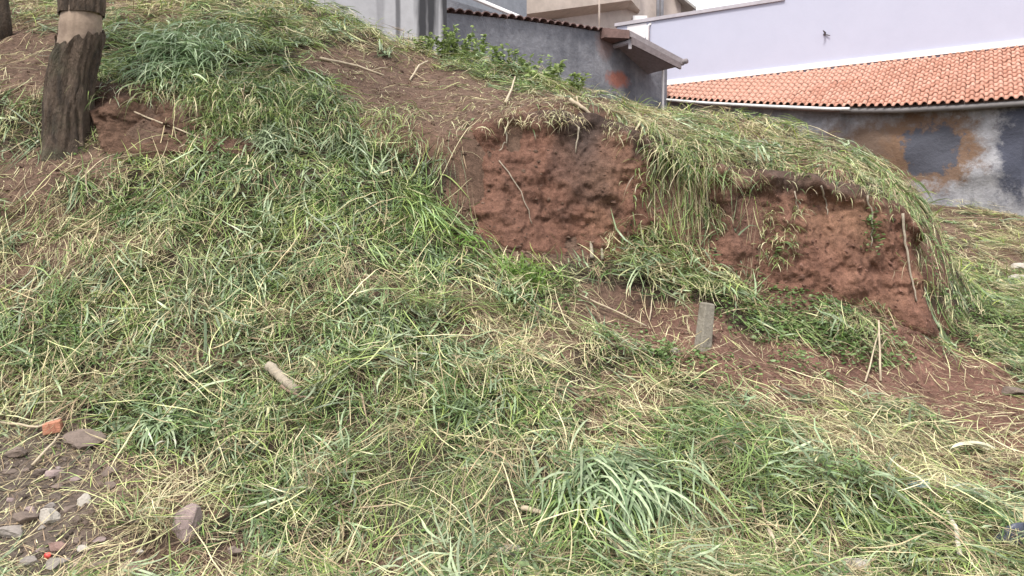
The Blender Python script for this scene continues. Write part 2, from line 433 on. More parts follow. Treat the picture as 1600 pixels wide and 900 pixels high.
# the cut face itself: a finer sheet of torn earth standing a little proud of the bank
def cut_face(i0, i1, name, ov, brown=0.0):
    seg = 46
    rows = 100
    a = np.array(toe3); b = np.array(lip3)
    def resample(p, u):
        d_ = np.r_[0, np.cumsum(np.linalg.norm(np.diff(p[:, :2], axis=0), axis=1))]
        return np.stack([np.interp(u * d_[-1], d_, p[:, k]) for k in range(3)], -1)
    tp = np.array([P(*q) for q in TOE if i0 - 60 <= q[0] <= i1 + 60]); lp = np.array([P(*q) for q in LIP if i0 - 60 <= q[0] <= i1 + 40])
    n = int(np.linalg.norm(lp[-1] - lp[0]) / 0.015)
    u = np.linspace(0, 1, n)
    A, B = resample(tp, u), resample(lp, u)
    tt = np.linspace(-0.12, 1.06, rows)
    prof = np.clip(tt, 0, 1)
    # steep in the upper half, a talus foot below
    hz = np.where(prof < 0.3, prof / 0.3 * 0.42, 0.42 + (prof - 0.3) / 0.7 * 0.58)
    X = A[:, None, 0] + (B - A)[:, None, 0] * hz[None]
    Y = A[:, None, 1] + (B - A)[:, None, 1] * hz[None]
    Z = A[:, None, 2] + (B - A)[:, None, 2] * tt[None] * 0.985
    wn = np.sin(np.pi * np.clip(tt, 0, 1))[None] ** 0.6
    endf = np.clip(np.minimum(u, 1 - u) * 20, 0, 1)[:, None]
    gully = np.abs(noise(X * 2.6, Z * 0.5, seed=52)) * 0.16
    dsp = (0.16 * fbm(X * 1.3, Z * 1.3, Y, seed=50, oct=3) + 0.035 * fbm(X * 8, Z * 3, Y * 8, seed=51, oct=4) + 0.017 * noise(X * 24, Z * 20, Y * 20, seed=54) + 0.010 * noise(X * 52, Z * 48, Y * 40, seed=58) - 0.022 * np.maximum(0, noise(X * 11, Z * 13, Y * 9, seed=49) - 0.35) + 0.03 * noise(X * 3 + Z * 1.5, Z * 11, seed=55) - 0.03 * np.abs(fbm(X * 4.5, Z * 4, Y * 3, seed=56, oct=3)) + 0.02 * np.round(1.5 * fbm(X * 3.2, Z * 3.6, Y * 2, seed=57, oct=3))) * (0.35 + 0.65 * wn) - gully * wn
    shelf = ov * np.exp(-((tt[None] - 0.9) / 0.1) ** 2) * (0.5 + 0.7 * noise(X * 1.8, Y * 0, seed=53) + 0.6 * noise(X * 6.5, Z * 5, seed=59))
    out = 0.17 * wn + dsp + shelf
    out = out * endf - 0.35 * (1 - endf)
    Y = Y - out
    back = np.clip(tt - 0.97, 0, 1)[None]
    Y = Y + back * 5.0; Z = Z - back * 2.0 * (B - A)[:, None, 2]
    Vv = np.stack([X, Y, Z], -1).reshape(-1, 3)
    nr = rows
    id2 = np.arange(n * nr).reshape(n, nr)
    Ff = np.stack([id2[:-1, :-1], id2[1:, :-1], id2[1:, 1:], id2[:-1, 1:]], -1).reshape(-1, 4)
    red = np.array([0.20, 0.105, 0.075]); orange = np.array([0.25, 0.142, 0.095]); dark = np.array([0.115, 0.076, 0.06])
    k = fbm(Vv[:, 0] * 1.2, Vv[:, 2] * 1.5, Vv[:, 1], seed=60, oct=3)[:, None]
    c = red + (orange - red) * np.clip(k * 1.2 + 0.2, 0, 1)
    t2 = np.tile(tt, n)[:, None]
    top = np.clip((t2 - 0.72 + 0.22 * noise(Vv[:, 0] * 3, Vv[:, 2] * 3, seed=61)[:, None]) / 0.22, 0, 1)   # humus-dark topsoil
    c = c * (1 - top) + dark * top
    root = np.clip(noise(Vv[:, 0] * 0.9 + 3, Vv[:, 2] * 0.4, seed=62) * 2 - 0.4, 0, 1)[:, None]
    c = c * (1 - 0.5 * root) + dark * 0.5 * root
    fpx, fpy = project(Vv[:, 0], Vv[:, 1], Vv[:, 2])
    sm = np.clip(1.5 - 1.2 * np.sqrt(((fpx - 915) / 62) ** 2 + ((fpy - 250) / 95) ** 2) + 0.8 * fbm(Vv[:, 0] * 4, Vv[:, 2] * 4, seed=63, oct=3), 0, 1)[:, None] * 0.5     # shade of the hollow under the lip, painted into the earth colour
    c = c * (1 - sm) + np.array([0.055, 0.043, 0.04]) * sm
    c = c * (1 - brown) + np.array([0.10, 0.064, 0.046]) * brown
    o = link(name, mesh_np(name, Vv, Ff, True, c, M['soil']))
    tag(o, kind='structure')
    return Vv.reshape(n, nr, 3)
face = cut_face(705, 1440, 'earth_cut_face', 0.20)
face_left = cut_face(190, 420, 'earth_cut_ledge', 0.10, 0.75)

# ------------------------------------------------------------------ GRASS: ribbons
PAL_G = np.array([[0.13, 0.20, 0.055], [0.18, 0.26, 0.075], [0.08, 0.14, 0.042], [0.24, 0.32, 0.115], [0.27, 0.34, 0.10], [0.15, 0.225, 0.085]])
PAL_B = np.array([[0.23, 0.30, 0.17], [0.30, 0.36, 0.22], [0.165, 0.225, 0.12]])     # broad bluish blades
PAL_S = np.array([[0.48, 0.42, 0.25], [0.40, 0.33, 0.20], [0.57, 0.52, 0.33], [0.29, 0.22, 0.14], [0.43, 0.44, 0.22], [0.50, 0.49, 0.28]])
PAL_D = np.array([[0.17, 0.125, 0.085], [0.22, 0.165, 0.11], [0.13, 0.095, 0.07]])

def ribbons(B, ang, L, W, e0, e1, col, k=4, curl=None, conform=1.0, roll=None, off=0.0, tipd=None, taper=2.2):
    N = len(B)
    s = (np.arange(k + 1) / k)[None]
    curl = rng.normal(0, 0.35, N) if curl is None else curl
    e = e0[:, None] + (e1 - e0)[:, None] * s
    # keep true length on steep ground
    if np.any(conform):
        gx_, gy_ = samp(GDX, B[:, 0], B[:, 1]), samp(GDY, B[:, 0], B[:, 1])
        gm = np.sqrt(gx_ ** 2 + gy_ ** 2) + 1e-6
        dwn = np.arctan2(gy_, gx_); cs = 1 / np.sqrt(1 + np.minimum(gm, 3.0) ** 2)
        al, ac = np.cos(ang - dwn) * cs, np.sin(ang - dwn)          # turned in the plane of the slope, not in plan
        ang = dwn + np.arctan2(ac, al); L = L * np.sqrt(al ** 2 + ac ** 2)
    th = ang[:, None] + curl[:, None] * s
    st = (L / k)[:, None]
    dx, dy, dz = np.cos(e) * np.cos(th) * st, np.cos(e) * np.sin(th) * st, np.sin(e) * st
    cum = lambda d_: np.concatenate([np.zeros((N, 1)), np.cumsum((d_[:, :-1] + d_[:, 1:]) / 2, 1)], 1)
    X = B[:, :1] + cum(dx); Y = B[:, 1:2] + cum(dy); Z = cum(dz)
    h0 = H(B[:, 0], B[:, 1])
    hh = H(X, Y)
    if np.any(conform):
        cf = conform if np.isscalar(conform) else conform[:, None]
        lim = L[:, None] * s * 2.6 + 0.02
        Z = Z + np.clip(hh - h0[:, None], -lim, lim) * cf
    Z = Z + B[:, 2:3]
    Z = np.maximum(Z, hh + 0.004 + (off if np.isscalar(off) else off[:, None] * 0.9))
    C = np.stack([X, Y, Z], -1)
    T = np.gradient(C, axis=1); T /= np.linalg.norm(T, axis=2, keepdims=True) + 1e-9
    up = np.zeros((N, 1, 3)); up[..., 2] = 1; up = np.broadcast_to(up, T.shape)
    sd = np.cross(T, up); nn = np.linalg.norm(sd, axis=2, keepdims=True)
    alt = np.stack([-np.sin(th), np.cos(th), 0 * th], -1)
    sd = np.where(nn > 0.15, sd / (nn + 1e-9), alt)
    nv = np.cross(sd, T)
    roll = rng.normal(0, 0.55, N) if roll is None else roll
    rl = roll[:, None, None] * (0.5 + s[..., None])
    side = sd * np.cos(rl) + nv * np.sin(rl)
    prof = (0.55 + 0.45 * np.minimum(1, s * 3)) * (1 - s ** taper) + 0.06
    off_ = side * (W[:, None] * prof * 0.5)[..., None]
    Vv = np.stack([C - off_, C + off_], 2).reshape(-1, 3)
    b = (np.arange(N) * (k + 1) * 2)[:, None] + (np.arange(k) * 2)[None]
    Ff = np.stack([b, b + 1, b + 3, b + 2], -1).reshape(-1, 4)
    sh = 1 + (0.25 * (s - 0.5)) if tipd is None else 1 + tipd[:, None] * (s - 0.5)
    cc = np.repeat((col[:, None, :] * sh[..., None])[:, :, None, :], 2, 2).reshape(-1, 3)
    return Vv, Ff, np.clip(cc, 0, 1)

class Acc:
    def __init__(s): s.p = []
    def add(s, vfc): s.p.append(vfc)
    def build(s, name, mat, label=None, cat=None, kind='stuff', parent=None, origin=None):
        n = 0; Vs, Fs, Cs = [], [], []
        for v, f, c in s.p:
            Vs.append(v); Fs.append(f + n); Cs.append(c); n += len(v)
        V_ = np.concatenate(Vs)
        if origin is not None: V_ = V_ - np.asarray(origin)
        o = link(name, mesh_np(name, V_, np.concatenate(Fs), True, np.concatenate(Cs), mat), parent)
        if origin is not None and parent is None: o.location = [float(q) for q in origin]
        return tag(o, label, cat, kind=kind)

def pick(pal, n): return pal[rng.integers(0, len(pal), n)] * rng.uniform(0.75, 1.25, (n, 1))

def scatter(n, margin=260, ymax=15.4, p=1.35):
    """points over the stretch of bank in view and a margin round it"""
    out = []
    tot = 0
    while tot < n:
        m = n * 4
        y = 3.3 + (ymax - 3.3) * rng.random(m); x = (rng.random(m) * 2 - 1) * 9.4
        z = H(x, y)
        px, py = project(x, y, z)
        sl_ = np.sqrt(1 + samp(GDX, x, y) ** 2 + samp(GDY, x, y) ** 2)
        ok = ((y < 12.6) | (px > 1430)) & (px > -margin) & (px < 1600 + margin) & (py < 1020) & (rng.random(m) < np.clip((4.2 / y) ** p * np.minimum(sl_, 2.5) / 1.6, 0, 1))
        q = np.stack([x, y, z], -1)[ok]
        out.append(q); tot += len(q)
    return np.concatenate(out)[:n]

green, straw, leaf, litter = Acc(), Acc(), Acc(), Acc()

# cut grass lies in sheaves, each sheaf one direction and one age
NS = 15500
c0 = scatter(NS)
zc = zone(c0[:, 0], c0[:, 1], c0[:, 2])
keep = np.ones(NS, bool)
for ch, p in ((BARE, 0.06), (CUT, 0.01), (RUBBLE, 0.10), (STRAW, 0.85)):
    m = zc == ch; keep[m] = rng.random(m.sum()) < p
T0 = samp(GT, c0[:, 0], c0[:, 1])
pxc, pyc = project(c0[:, 0], c0[:, 1], c0[:, 2])
keep &= ~(((pxc - 838) / 34) ** 2 + ((pyc - 770) / 24) ** 2 < 1)
keep &= ~((T0 > 0.03) & (T0 < 0.97) & (pxc >= 1400) & (pxc < 1560) & (rng.random(NS) < 0.62))
keep &= ~((T0 > 0.06) & (T0 < 0.9) & (pxc > 700) & (pxc < 1450) & (rng.random(NS) < 0.93))
c0, zc = c0[keep], zc[keep]; NS = len(c0)
pg = np.full(NS, 0.45)
for ch, p in ((GREEN, 0.86), (MIXED, 0.46), (STRAW, 0.16), (BARE, 0.12), (RUBBLE, 0.1), (LEAFY, 0.6), (FEATHERY, 0.82), (CUT, 0.4)):
    pg[zc == ch] = p
# lying direction: swirled, mostly across and down the slope
base_ang = -0.55 + 1.5 * fbm(c0[:, 0] * 0.55, c0[:, 1] * 0.8, seed=70, oct=3) + np.where(rng.random(NS) < 0.4, math.pi, 0) + rng.normal(0, 0.85, NS)
isg = rng.random(NS) < pg
broad = isg & (rng.random(NS) < 0.26)
fine = is_in(zc, FEATHERY) | (rng.random(NS) < 0.12)
nb = rng.integers(6, 17, NS); nb[fine] = (nb[fine] * 1.5).astype(int); nb[is_in(zc, BARE)] //= 2
sheaf = np.repeat(np.arange(NS), nb); NB = len(sheaf)
thick = np.clip(0.055 + 0.19 * fbm(c0[:, 0] * 2.6, c0[:, 1] * 2.6, seed=71, oct=3), 0.006, 0.28) * np.where(is_in(zc, BARE, RUBBLE, CUT), 0.12, np.where(is_in(zc, STRAW), 0.6, 1))
lay = thick * rng.random(NS) ** 0.55
b = c0[sheaf].copy()
spread = np.where(fine, 0.09, 0.055)[sheaf]
b[:, :2] += rng.normal(0, 1, (NB, 2)) * spread[:, None]
off = np.maximum(0.002, lay[sheaf] + rng.normal(0, 0.012, NB))
b[:, 2] = H(b[:, 0], b[:, 1]) + off
ang = base_ang[sheaf] + rng.normal(0, 1, NB) * rng.uniform(0.08, 0.7, NS)[sheaf] + np.where(rng.random(NB) < 0.2, rng.normal(0, 1.5, NB), 0)
Ls = np.where(fine, 0.18, np.where(broad, 0.27, 0.29)) * rng.uniform(0.5, 1.45, NS) * np.where(is_in(zc, BARE, RUBBLE, CUT), 0.6, 1)
L = Ls[sheaf] * rng.uniform(0.4, 1.3, NB)
Wd = np.where(fine, 0.0026, np.where(broad, 0.0145, np.where(isg, 0.0078, 0.0052)))[sheaf] * rng.uniform(0.6, 1.45, NB)
Wd *= np.clip(b[:, 1] / 6.0, 0.8, 1.7) ** 0.5
colS = np.where(isg[:, None], pick(PAL_G, NS), pick(PAL_S, NS))
colS = np.where(broad[:, None], pick(PAL_B, NS), colS)
dk = (~isg) & (rng.random(NS) < 0.14); colS[dk] = pick(PAL_D, NS)[dk]
col = colS[sheaf] * rng.uniform(0.62, 1.4, (NB, 1))
odd = rng.random(NB) < 0.09; col[odd] = pick(PAL_S, NB)[odd]
e0 = rng.normal(0.07, 0.17, NB); e1 = rng.normal(-0.16, 0.24, NB)
g_ = isg[sheaf]
for msk, acc in ((g_, green), (~g_, straw)):
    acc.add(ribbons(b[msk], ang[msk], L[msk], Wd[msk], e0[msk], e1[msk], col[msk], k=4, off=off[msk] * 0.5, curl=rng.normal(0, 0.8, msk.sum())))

# loose single blades and stems thrown over the top in every direction
n = 13000
q = scatter(n); zq = zone(q[:, 0], q[:, 1], q[:, 2])
kp = ~is_in(zq, CUT) & (rng.random(n) < np.where(is_in(zq, BARE, RUBBLE), 0.5, 1)); q = q[kp]; n = len(q)
off = rng.uniform(0.01, 0.10, n) * np.where(is_in(zq[kp], BARE, RUBBLE), 0.25, 1); q[:, 2] += off
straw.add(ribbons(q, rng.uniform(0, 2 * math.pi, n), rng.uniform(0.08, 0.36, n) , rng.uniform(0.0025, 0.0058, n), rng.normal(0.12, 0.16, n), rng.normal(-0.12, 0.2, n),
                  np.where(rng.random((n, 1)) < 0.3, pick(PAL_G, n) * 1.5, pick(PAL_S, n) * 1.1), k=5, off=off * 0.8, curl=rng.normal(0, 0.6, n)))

# standing shoots: along the crest and scattered
n = 16000
q = scatter(n, ymax=13.2, p=0.8); zq = zone(q[:, 0], q[:, 1], q[:, 2])
pxq, pyq = project(q[:, 0], q[:, 1], q[:, 2])
cl = noise(q[:, 0] * 2.2, q[:, 1] * 2.2, seed=77); far_ok = rng.random(n) < np.clip(0.55 + cl, 0.1, 1)
kp = is_in(zq, GREEN, MIXED, LEAFY, STRAW) & (((q[:, 1] > 9.2) & far_ok) | ((cl > 0.45) & (rng.random(n) < 0.10)))
q = q[kp]; n = len(q)
far = q[:, 1] > 9.2
green.add(ribbons(q, rng.uniform(0, 2 * math.pi, n), np.where(far, rng.uniform(0.12, 0.36, n), rng.uniform(0.08, 0.24, n)), np.where(far, 0.010, 0.0065) * rng.uniform(0.7, 1.3, n),
                  rng.uniform(0.7, 1.4, n), rng.uniform(-0.7, 0.6, n), np.where(rng.random((n, 1)) < 0.3, pick(PAL_S, n), pick(PAL_G, n) * 1.45 * np.array([1.15, 1.1, 0.8])), k=4, conform=0.0))

# grass hanging over the lip of the cut
def hang(px0, px1, n, lmin, lmax, gfrac, out=0.10):
    lp = np.array(lip3); lpx = np.array([q[0] for q in LIP])
    u = rng.uniform(px0, px1, n)
    u = u + 26 * noise(u * 0.05, 0 * u, seed=81)
    x = np.interp(u, lpx, lp[:, 0]); y = np.interp(u, lpx, lp[:, 1]); z = np.interp(u, lpx, lp[:, 2])
    y = y + rng.uniform(-0.30, 0.35, n) - out; z = np.maximum(H(x, y), z - 0.25) + rng.uniform(0.0, 0.12, n)
    Bq = np.stack([x, y, z], -1)
    c = np.where(rng.random((n, 1)) < gfrac, pick(PAL_G, n), pick(PAL_S, n))
    green.add(ribbons(Bq, rng.normal(-math.pi / 2, 0.75, n), rng.uniform(lmin, lmax, n), rng.uniform(0.004, 0.010, n), rng.normal(0.25, 0.35, n), rng.normal(-1.35, 0.18, n), c, k=5, conform=0.0, curl=rng.normal(0, 0.5, n)))
hang(160, 360, 260, 0.12, 0.42, 0.7, 0.2)
hang(350, 640, 1100, 0.12, 0.4, 0.75)
hang(990, 1145, 300, 0.15, 0.5, 0.55, 0.15)
hang(1145, 1420, 350, 0.06, 0.2, 0.4)
hang(700, 985, 160, 0.05, 0.24, 0.05)
hang(1390, 1440, 90, 0.15, 0.4, 0.7, 0.1)
def clothe(fc, px0, px1, n, t0, t1, lmin, lmax, gfrac):
    '''tufts rooted in the cut face itself'''
    nn_, rr_, _ = fc.shape
    X_, Y_ = project(fc[:, :, 0], fc[:, :, 1], fc[:, :, 2])
    tt_ = np.linspace(-.12, 1.06, rr_)[None] + 0 * X_
    ctr = 0.5 * (px0 + px1) + 30 * noise(tt_ * 5, 0 * tt_, seed=83)
    wgt = np.clip(1.25 - np.abs(X_ - ctr) / (px1 - px0) * 2, 0, 1) * (tt_ > t0) * (tt_ < t1) * np.clip(0.6 + noise(fc[:, :, 0] * 5, fc[:, :, 2] * 5, seed=84), 0, 1)
    ii = rng.choice(wgt.size, n, p=(wgt / wgt.sum()).ravel())
    Bq = fc.reshape(-1, 3)[ii] + rng.normal(0, .02, (n, 3)) - [0, .03, 0]
    c = np.where(rng.random((n, 1)) < gfrac, pick(PAL_G, n), pick(PAL_S, n)) * rng.uniform(.7, 1.3, (n, 1))
    green.add(ribbons(Bq, rng.normal(-math.pi / 2, 1.0, n), rng.uniform(lmin, lmax, n), rng.uniform(0.004, 0.011, n), rng.normal(0.2, 0.5, n), rng.normal(-1.2, 0.35, n), c, k=5, conform=0.0, curl=rng.normal(0, 0.9, n)))
clothe(face, 985, 1120, 1000, 0.02, 1.05, 0.10, 0.34, 0.6)
clothe(face, 1390, 1450, 60, 0.3, 1.05, 0.1, 0.3, 0.7)
clothe(face, 1190, 1245, 260, 0.2, 0.7, 0.06, 0.18, 0.5)
clothe(face, 1120, 1440, 700, 0.93, 1.06, 0.06, 0.22, 0.5)
clothe(face, 700, 1000, 420, 0.84, 1.04, 0.05, 0.2, 0.0)
clothe(face_left, 160, 340, 260, 0.8, 1.06, 0.08, 0.26, 0.7)
clothe(face_left, 300, 440, 700, 0.35, 1.05, 0.12, 0.36, 0.7)

# long pale stalks
def stalks(n, zones, w0, w1, l0, l1, lift):
    q = scatter(n * 2); zq = zone(q[:, 0], q[:, 1], q[:, 2]); q = q[is_in(zq, *zones)][:n]; n = len(q)
    o_ = rng.uniform(0.02, lift, n); q[:, 2] += o_
    straw.add(ribbons(q, rng.uniform(0, 2 * math.pi, n), rng.uniform(l0, l1, n), rng.uniform(w0, w1, n), rng.normal(0.1, 0.13, n), rng.normal(-0.08, 0.13, n), pick(PAL_S, n) * 1.25, k=7, off=o_ * 0.7, curl=rng.normal(0, 0.5, n), taper=6))
stalks(1500, (GREEN, MIXED, STRAW, LEAFY, FEATHERY), 0.004, 0.0075, 0.25, 0.75, 0.15)
stalks(260, (BARE, RUBBLE, CUT), 0.004, 0.008, 0.12, 0.45, 0.03)

# leafy weeds: small oval leaves in patches
def leaves(centres, n_each, rad, lo, hi, hgt, pal):
    for cpx, cpy, r_, mult in centres:
        c = hit(cpx, cpy); n_ = int(n_each * mult)
        rr = rad * r_
        a = rng.uniform(0, 2 * math.pi, n_); rd = rr * np.sqrt(rng.random(n_))
        x = c[0] + rd * np.cos(a) * 1.5; y = c[1] + rd * np.sin(a)
        z = H(x, y) + rng.random(n_) * hgt * (1.15 - rd / rr) + 0.01
        Bq = np.stack([x, y, z], -1)
        v, f, cc = ribbons(Bq, rng.uniform(0, 2 * math.pi, n_), rng.uniform(lo, hi, n_), rng.uniform(lo, hi, n_) * 0.62, rng.uniform(-0.2, 0.9, n_), rng.uniform(-0.9, 0.2, n_), pick(pal, n_), k=3, conform=0.0, taper=2.5)
        leaf.add((v, f, cc))
PAL_L = np.array([[0.09, 0.16, 0.05], [0.13, 0.21, 0.065], [0.17, 0.26, 0.09], [0.21, 0.29, 0.13]])
leaves([(1220, 500, 1.1, 1.2), (1290, 505, 1.0, 1.1), (1340, 520, .8, .9), (1160, 490, .8, .7), (1320, 545, .5, .5), (1000, 560, .9, .5), (1080, 590, .9, .5), (1130, 690, 1, .8), (1190, 690, .8, .6),
        (880, 640, .8, .5), (750, 660, .6, .35), (820, 450, .8, .5), (1260, 580, .5, .3), (330, 250, .8, .5), (450, 120, 1, .6), (1210, 245, 1, .6), (1100, 215, 1, .6), (1290, 250, .8, .5),
        (1550, 540, .9, .8), (1590, 520, .8, .7), (1450, 380, .6, .5), (1500, 440, .7, .6), (560, 330, .8, .4), (180, 330, .8, .3), (100, 540, 1, .4), (330, 560, .8, .4), (1390, 650, .5, .4), (1180, 200, .9, .5)], 420, 0.42, 0.025, 0.055, 0.16, PAL_L)

n = 26000
q = scatter(n); zq = zone(q[:, 0], q[:, 1], q[:, 2])
kp = is_in(zq, GREEN, MIXED, LEAFY, FEATHERY) & (noise(q[:, 0] * 2.7, q[:, 1] * 2.7, seed=88) > -0.05); q = q[kp]; n = len(q)
q[:, 2] += np.clip(0.055 + 0.17 * fbm(q[:, 0] * 2.6, q[:, 1] * 2.6, seed=71, oct=3), 0.006, 0.28) * rng.uniform(.5, 1.1, n)
leaf.add(ribbons(q, rng.uniform(0, 6.28, n), rng.uniform(.03, .09, n), rng.uniform(.012, .03, n), rng.normal(.2, .5, n), rng.normal(-.3, .5, n), np.where(rng.random((n, 1)) < .3, pick(PAL_B * 1.25, n), pick(PAL_L, n)), k=2, conform=0.0, taper=2.5))
# litter on bare soil: chips of straw, leaf scraps, clods
n = 60000
q = scatter(n); zq = zone(q[:, 0], q[:, 1], q[:, 2]); q = q[is_in(zq, BARE, RUBBLE, STRAW)]; n = len(q)
T0 = samp(GT, q[:, 0], q[:, 1]); q = q[(T0 < 0.05) | (T0 > 0.95)]; n = len(q)
q[:, 2] += 0.004
litter.add(ribbons(q, rng.uniform(0, 2 * math.pi, n), rng.gamma(2.0, 0.035, n) + 0.012, rng.uniform(0.002, 0.0075, n), rng.normal(0.08, 0.18, n), rng.normal(-0.05, 0.2, n), np.where(rng.random((n, 1)) < 0.62, pick(PAL_D, n) * 1.5, pick(PAL_S, n) * 1.05), k=3, off=0.003))

green.build('cut_grass', M['grass'], 'green cut grass lying in swathes over the sloping bank', 'grass')
straw.build('dry_straw', M['straw'], 'dry yellow straw and stalks strewn over the bank', 'straw')
leaf.build('leafy_weeds', M['leaf'], 'small leafed green weeds growing in low patches', 'weeds')
litter.build('soil_litter', M['litter'], 'brown scraps of straw and leaf on the bare soil', 'litter')

# clods and gravel
def rock_mesh(name, mat, seed, sub=2, rough=0.25, flat=0.7):
    import bmesh
    bm = bmesh.new(); bmesh.ops.create_icosphere(bm, subdivisions=sub, radius=0.5)
    v = np.array([p.co[:] for p in bm.verts]); 
    d_ = 1 + rough * fbm(v[:, 0] * 2.2 + seed, v[:, 1] * 2.2, v[:, 2] * 2.2, seed=seed, oct=3)
    rr = np.random.default_rng(seed)
    for _ in range(11):                    # broken flat facets
        nn = rr.normal(size=3); nn /= np.linalg.norm(nn); h = rr.uniform(0.22, 0.40)
        pr = v @ nn; v = v - np.outer(np.maximum(pr - h, 0) * 0.97, nn)
    v = v * d_[:, None] * np.array([1, 1, flat])
    for p, q_ in zip(bm.verts, v): p.co = q_
    me = bpy.data.meshes.new(name); bm.to_mesh(me); bm.free()
    me.polygons.foreach_set('use_smooth', [sub > 3] * len(me.polygons))
    me.materials.append(mat); return me
n = 5500
q = scatter(n * 4); zq = zone(q[:, 0], q[:, 1], q[:, 2]); q = q[is_in(zq, BARE, RUBBLE, CUT)][:n]; n = len(q)
base = rock_mesh('clod_base', None, 3, 1, 0.3)
bv = np.array([p.co[:] for p in base.vertices]); bf = np.array([list(p.vertices) for p in base.polygons])
ti = rng.uniform(0.3, 0.97, 1500); tarr = np.array(toe3); tl_ = np.linspace(0, 1, len(tarr))
tq = np.stack([np.interp(ti, tl_, tarr[:, k_]) for k_ in range(3)], -1); tq[:, 0] += rng.normal(0, .06, 1500); tq[:, 1] += -np.abs(rng.normal(0, .22, 1500)) + .12; tq[:, 2] = H(tq[:, 0], tq[:, 1])
fi = rng.integers(0, face.shape[0], 900); fj = rng.integers(12, 80, 900); fq = face[fi, fj]
q = np.concatenate([q, tq, fq]); n = len(q)
sz = rng.gamma(2.0, 0.009, n) + 0.006
sz[-2400:-900] *= 1.5
sz *= np.where(is_in(zone(q[:, 0], q[:, 1], q[:, 2]), RUBBLE), 1.8, 1.0)
rot = rng.uniform(0, 6.28, n)
sz = np.minimum(sz, .09)
vx = bv[None, :, 0] * np.cos(rot)[:, None] - bv[None, :, 1] * np.sin(rot)[:, None]; vy = bv[None, :, 0] * np.sin(rot)[:, None] + bv[None, :, 1] * np.cos(rot)[:, None]
VV = np.stack([vx, vy, np.repeat(bv[None, :, 2], n, 0)], -1) * sz[:, None, None] * rng.uniform(0.7, 1.3, (n, 1, 3)) + q[:, None, :]
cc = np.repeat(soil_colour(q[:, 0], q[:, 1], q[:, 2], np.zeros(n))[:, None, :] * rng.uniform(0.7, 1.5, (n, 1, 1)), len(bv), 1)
bpy.data.meshes.remove(base)
o = link('soil_clods', mesh_np('soil_clods', VV.reshape(-1, 3), (bf[None] + (np.arange(n) * len(bv))[:, None, None]).reshape(-1, 3), False, cc.reshape(-1, 3), M['soil']))
tag(o, 'small clods and gravel scattered over the bare red soil', 'gravel', kind='stuff')
# ================================================================== BUILDINGS
def wall_mat(name, c1, c2, scale, bump=0.4, rough=0.9, streak=None, blobs=(), bscale=14, grain=0.55):
    k = NT(name)
    n1 = k.noise(scale, 7, 0.68); n2 = k.noise(scale * 6, 6, 0.7)
    c = k.ramp(n1, [(0.3, c1), (0.7, c2)])
    c = k.mix(grain, c, k.ramp(n2, [(0.3, 0.55), (0.7, 1.0)]), 'MULTIPLY')
    if streak:
        amt, colr = streak
        ns = k.noise(1.6, 5, 0.7, stretch=(1.3, 1.3, 0.07))
        c = k.mix(k.math('MULTIPLY', k.ramp(ns, [(0.5, 0.0), (0.66, 1.0)]), amt), c, colr)
    nb_ = k.noise(3.2, 7, 0.75)
    for cen, rad, colr, amt, soft in blobs:
        c = k.mix(k.math('MULTIPLY', k.blob(cen, rad, nb_, 1.1, soft), amt), c, colr)
    k.col(c); k.rough(rough); k.b.inputs['Specular IOR Level'].default_value = 0.2
    k.bump(k.math('ADD', n2, k.noise(bscale, 5)), bump, 0.02)
    return k.m

# --- lilac party wall and the tiled lean-to in front of it
LWL, LWR = np.array([4.03, 21.0]), np.array([10.88, 17.0])
ld = (LWR - LWL) / np.linalg.norm(LWR - LWL); ln_ = np.array([-ld[1], ld[0]])           # ln_ points away from the camera
pl = lambda s, q, z: np.array([*(LWL + ld * s + ln_ * q), z])
def s_at(px, q=0.0):                    # distance along the wall (line offset q) seen at photo column px
    a = (px - 800) / FPX; o_ = LWL + ln_ * q
    # X = a * f, f ~ Y
    return (a * o_[1] - o_[0]) / (ld[0] - a * ld[1])
FZ = 6.0
s0, s1, s2 = s_at(962), s_at(1221), s_at(1600) + 4.0
M['lilac'] = wall_mat('lilac_paint', (0.395, 0.405, 0.505), (0.42, 0.43, 0.53), 0.5, 0.08, 0.8, streak=(0.04, (0.44, 0.44, 0.55)), grain=0.08)
M['white_trim'] = simple('white_trim', (0.72, 0.70, 0.70), 0.6, 0.08)
M['coping'] = simple('grey_coping', (0.36, 0.34, 0.37), 0.85, 0.15)
firewall = thing('party_wall', 'tall plain lilac painted wall rising behind the orange tiled roof', 'wall', pl(s0, 0, 2.0))
def rel(mb, name, mat, par, smooth=False):
    o = mb.build(name, mat, par, smooth); o.matrix_parent_inverse = Matrix.Translation(-par.location); return o
m = MB(); out_ = [(s0, 1.5), (s2, 1.5), (s2, 10.2), (s1, 10.2), (s1, 7.74), (s0, 7.74)]
m.poly([pl(a, 0, z) for a, z in out_]); m.poly([pl(a, .25, z) for a, z in out_[::-1]])
for (a, z), (b_, z2) in zip(out_, out_[1:] + out_[:1]): m.poly([pl(b_, 0, z2), pl(a, 0, z), pl(a, .25, z), pl(b_, .25, z2)])
rel(m, 'wall', M['lilac'], firewall)
m = MB(); m.wall(pl(s0 - .05, -.05, 0), pl(s1 - .002, -.05, 0), 7.743, 7.83, 0.35); rel(m, 'coping', M['coping'], firewall)
m = MB(); m.wall(pl(s_at(1037), -.05, 0), pl(s2, -.05, 0), FZ + .03, FZ + .16, 0.047); rel(m, 'flashing', M['white_trim'], firewall)
bp = pl(s_at(1283), 0, 0); zz = P(1283, 54, bp[1])[2]
m = MB(); m.tube([bp + [0, .05, zz], bp + [-.03, -.1, zz + .01], bp + [-.1, -.16, zz + .05]], [.03, .025, .012], 6); m.tube([bp + [0, -.02, zz], bp + [.08, -.1, zz - .05]], .012, 5); rel(m, 'iron_bracket', simple('old_iron', (.09, .085, .09), .6), firewall)
m = MB()
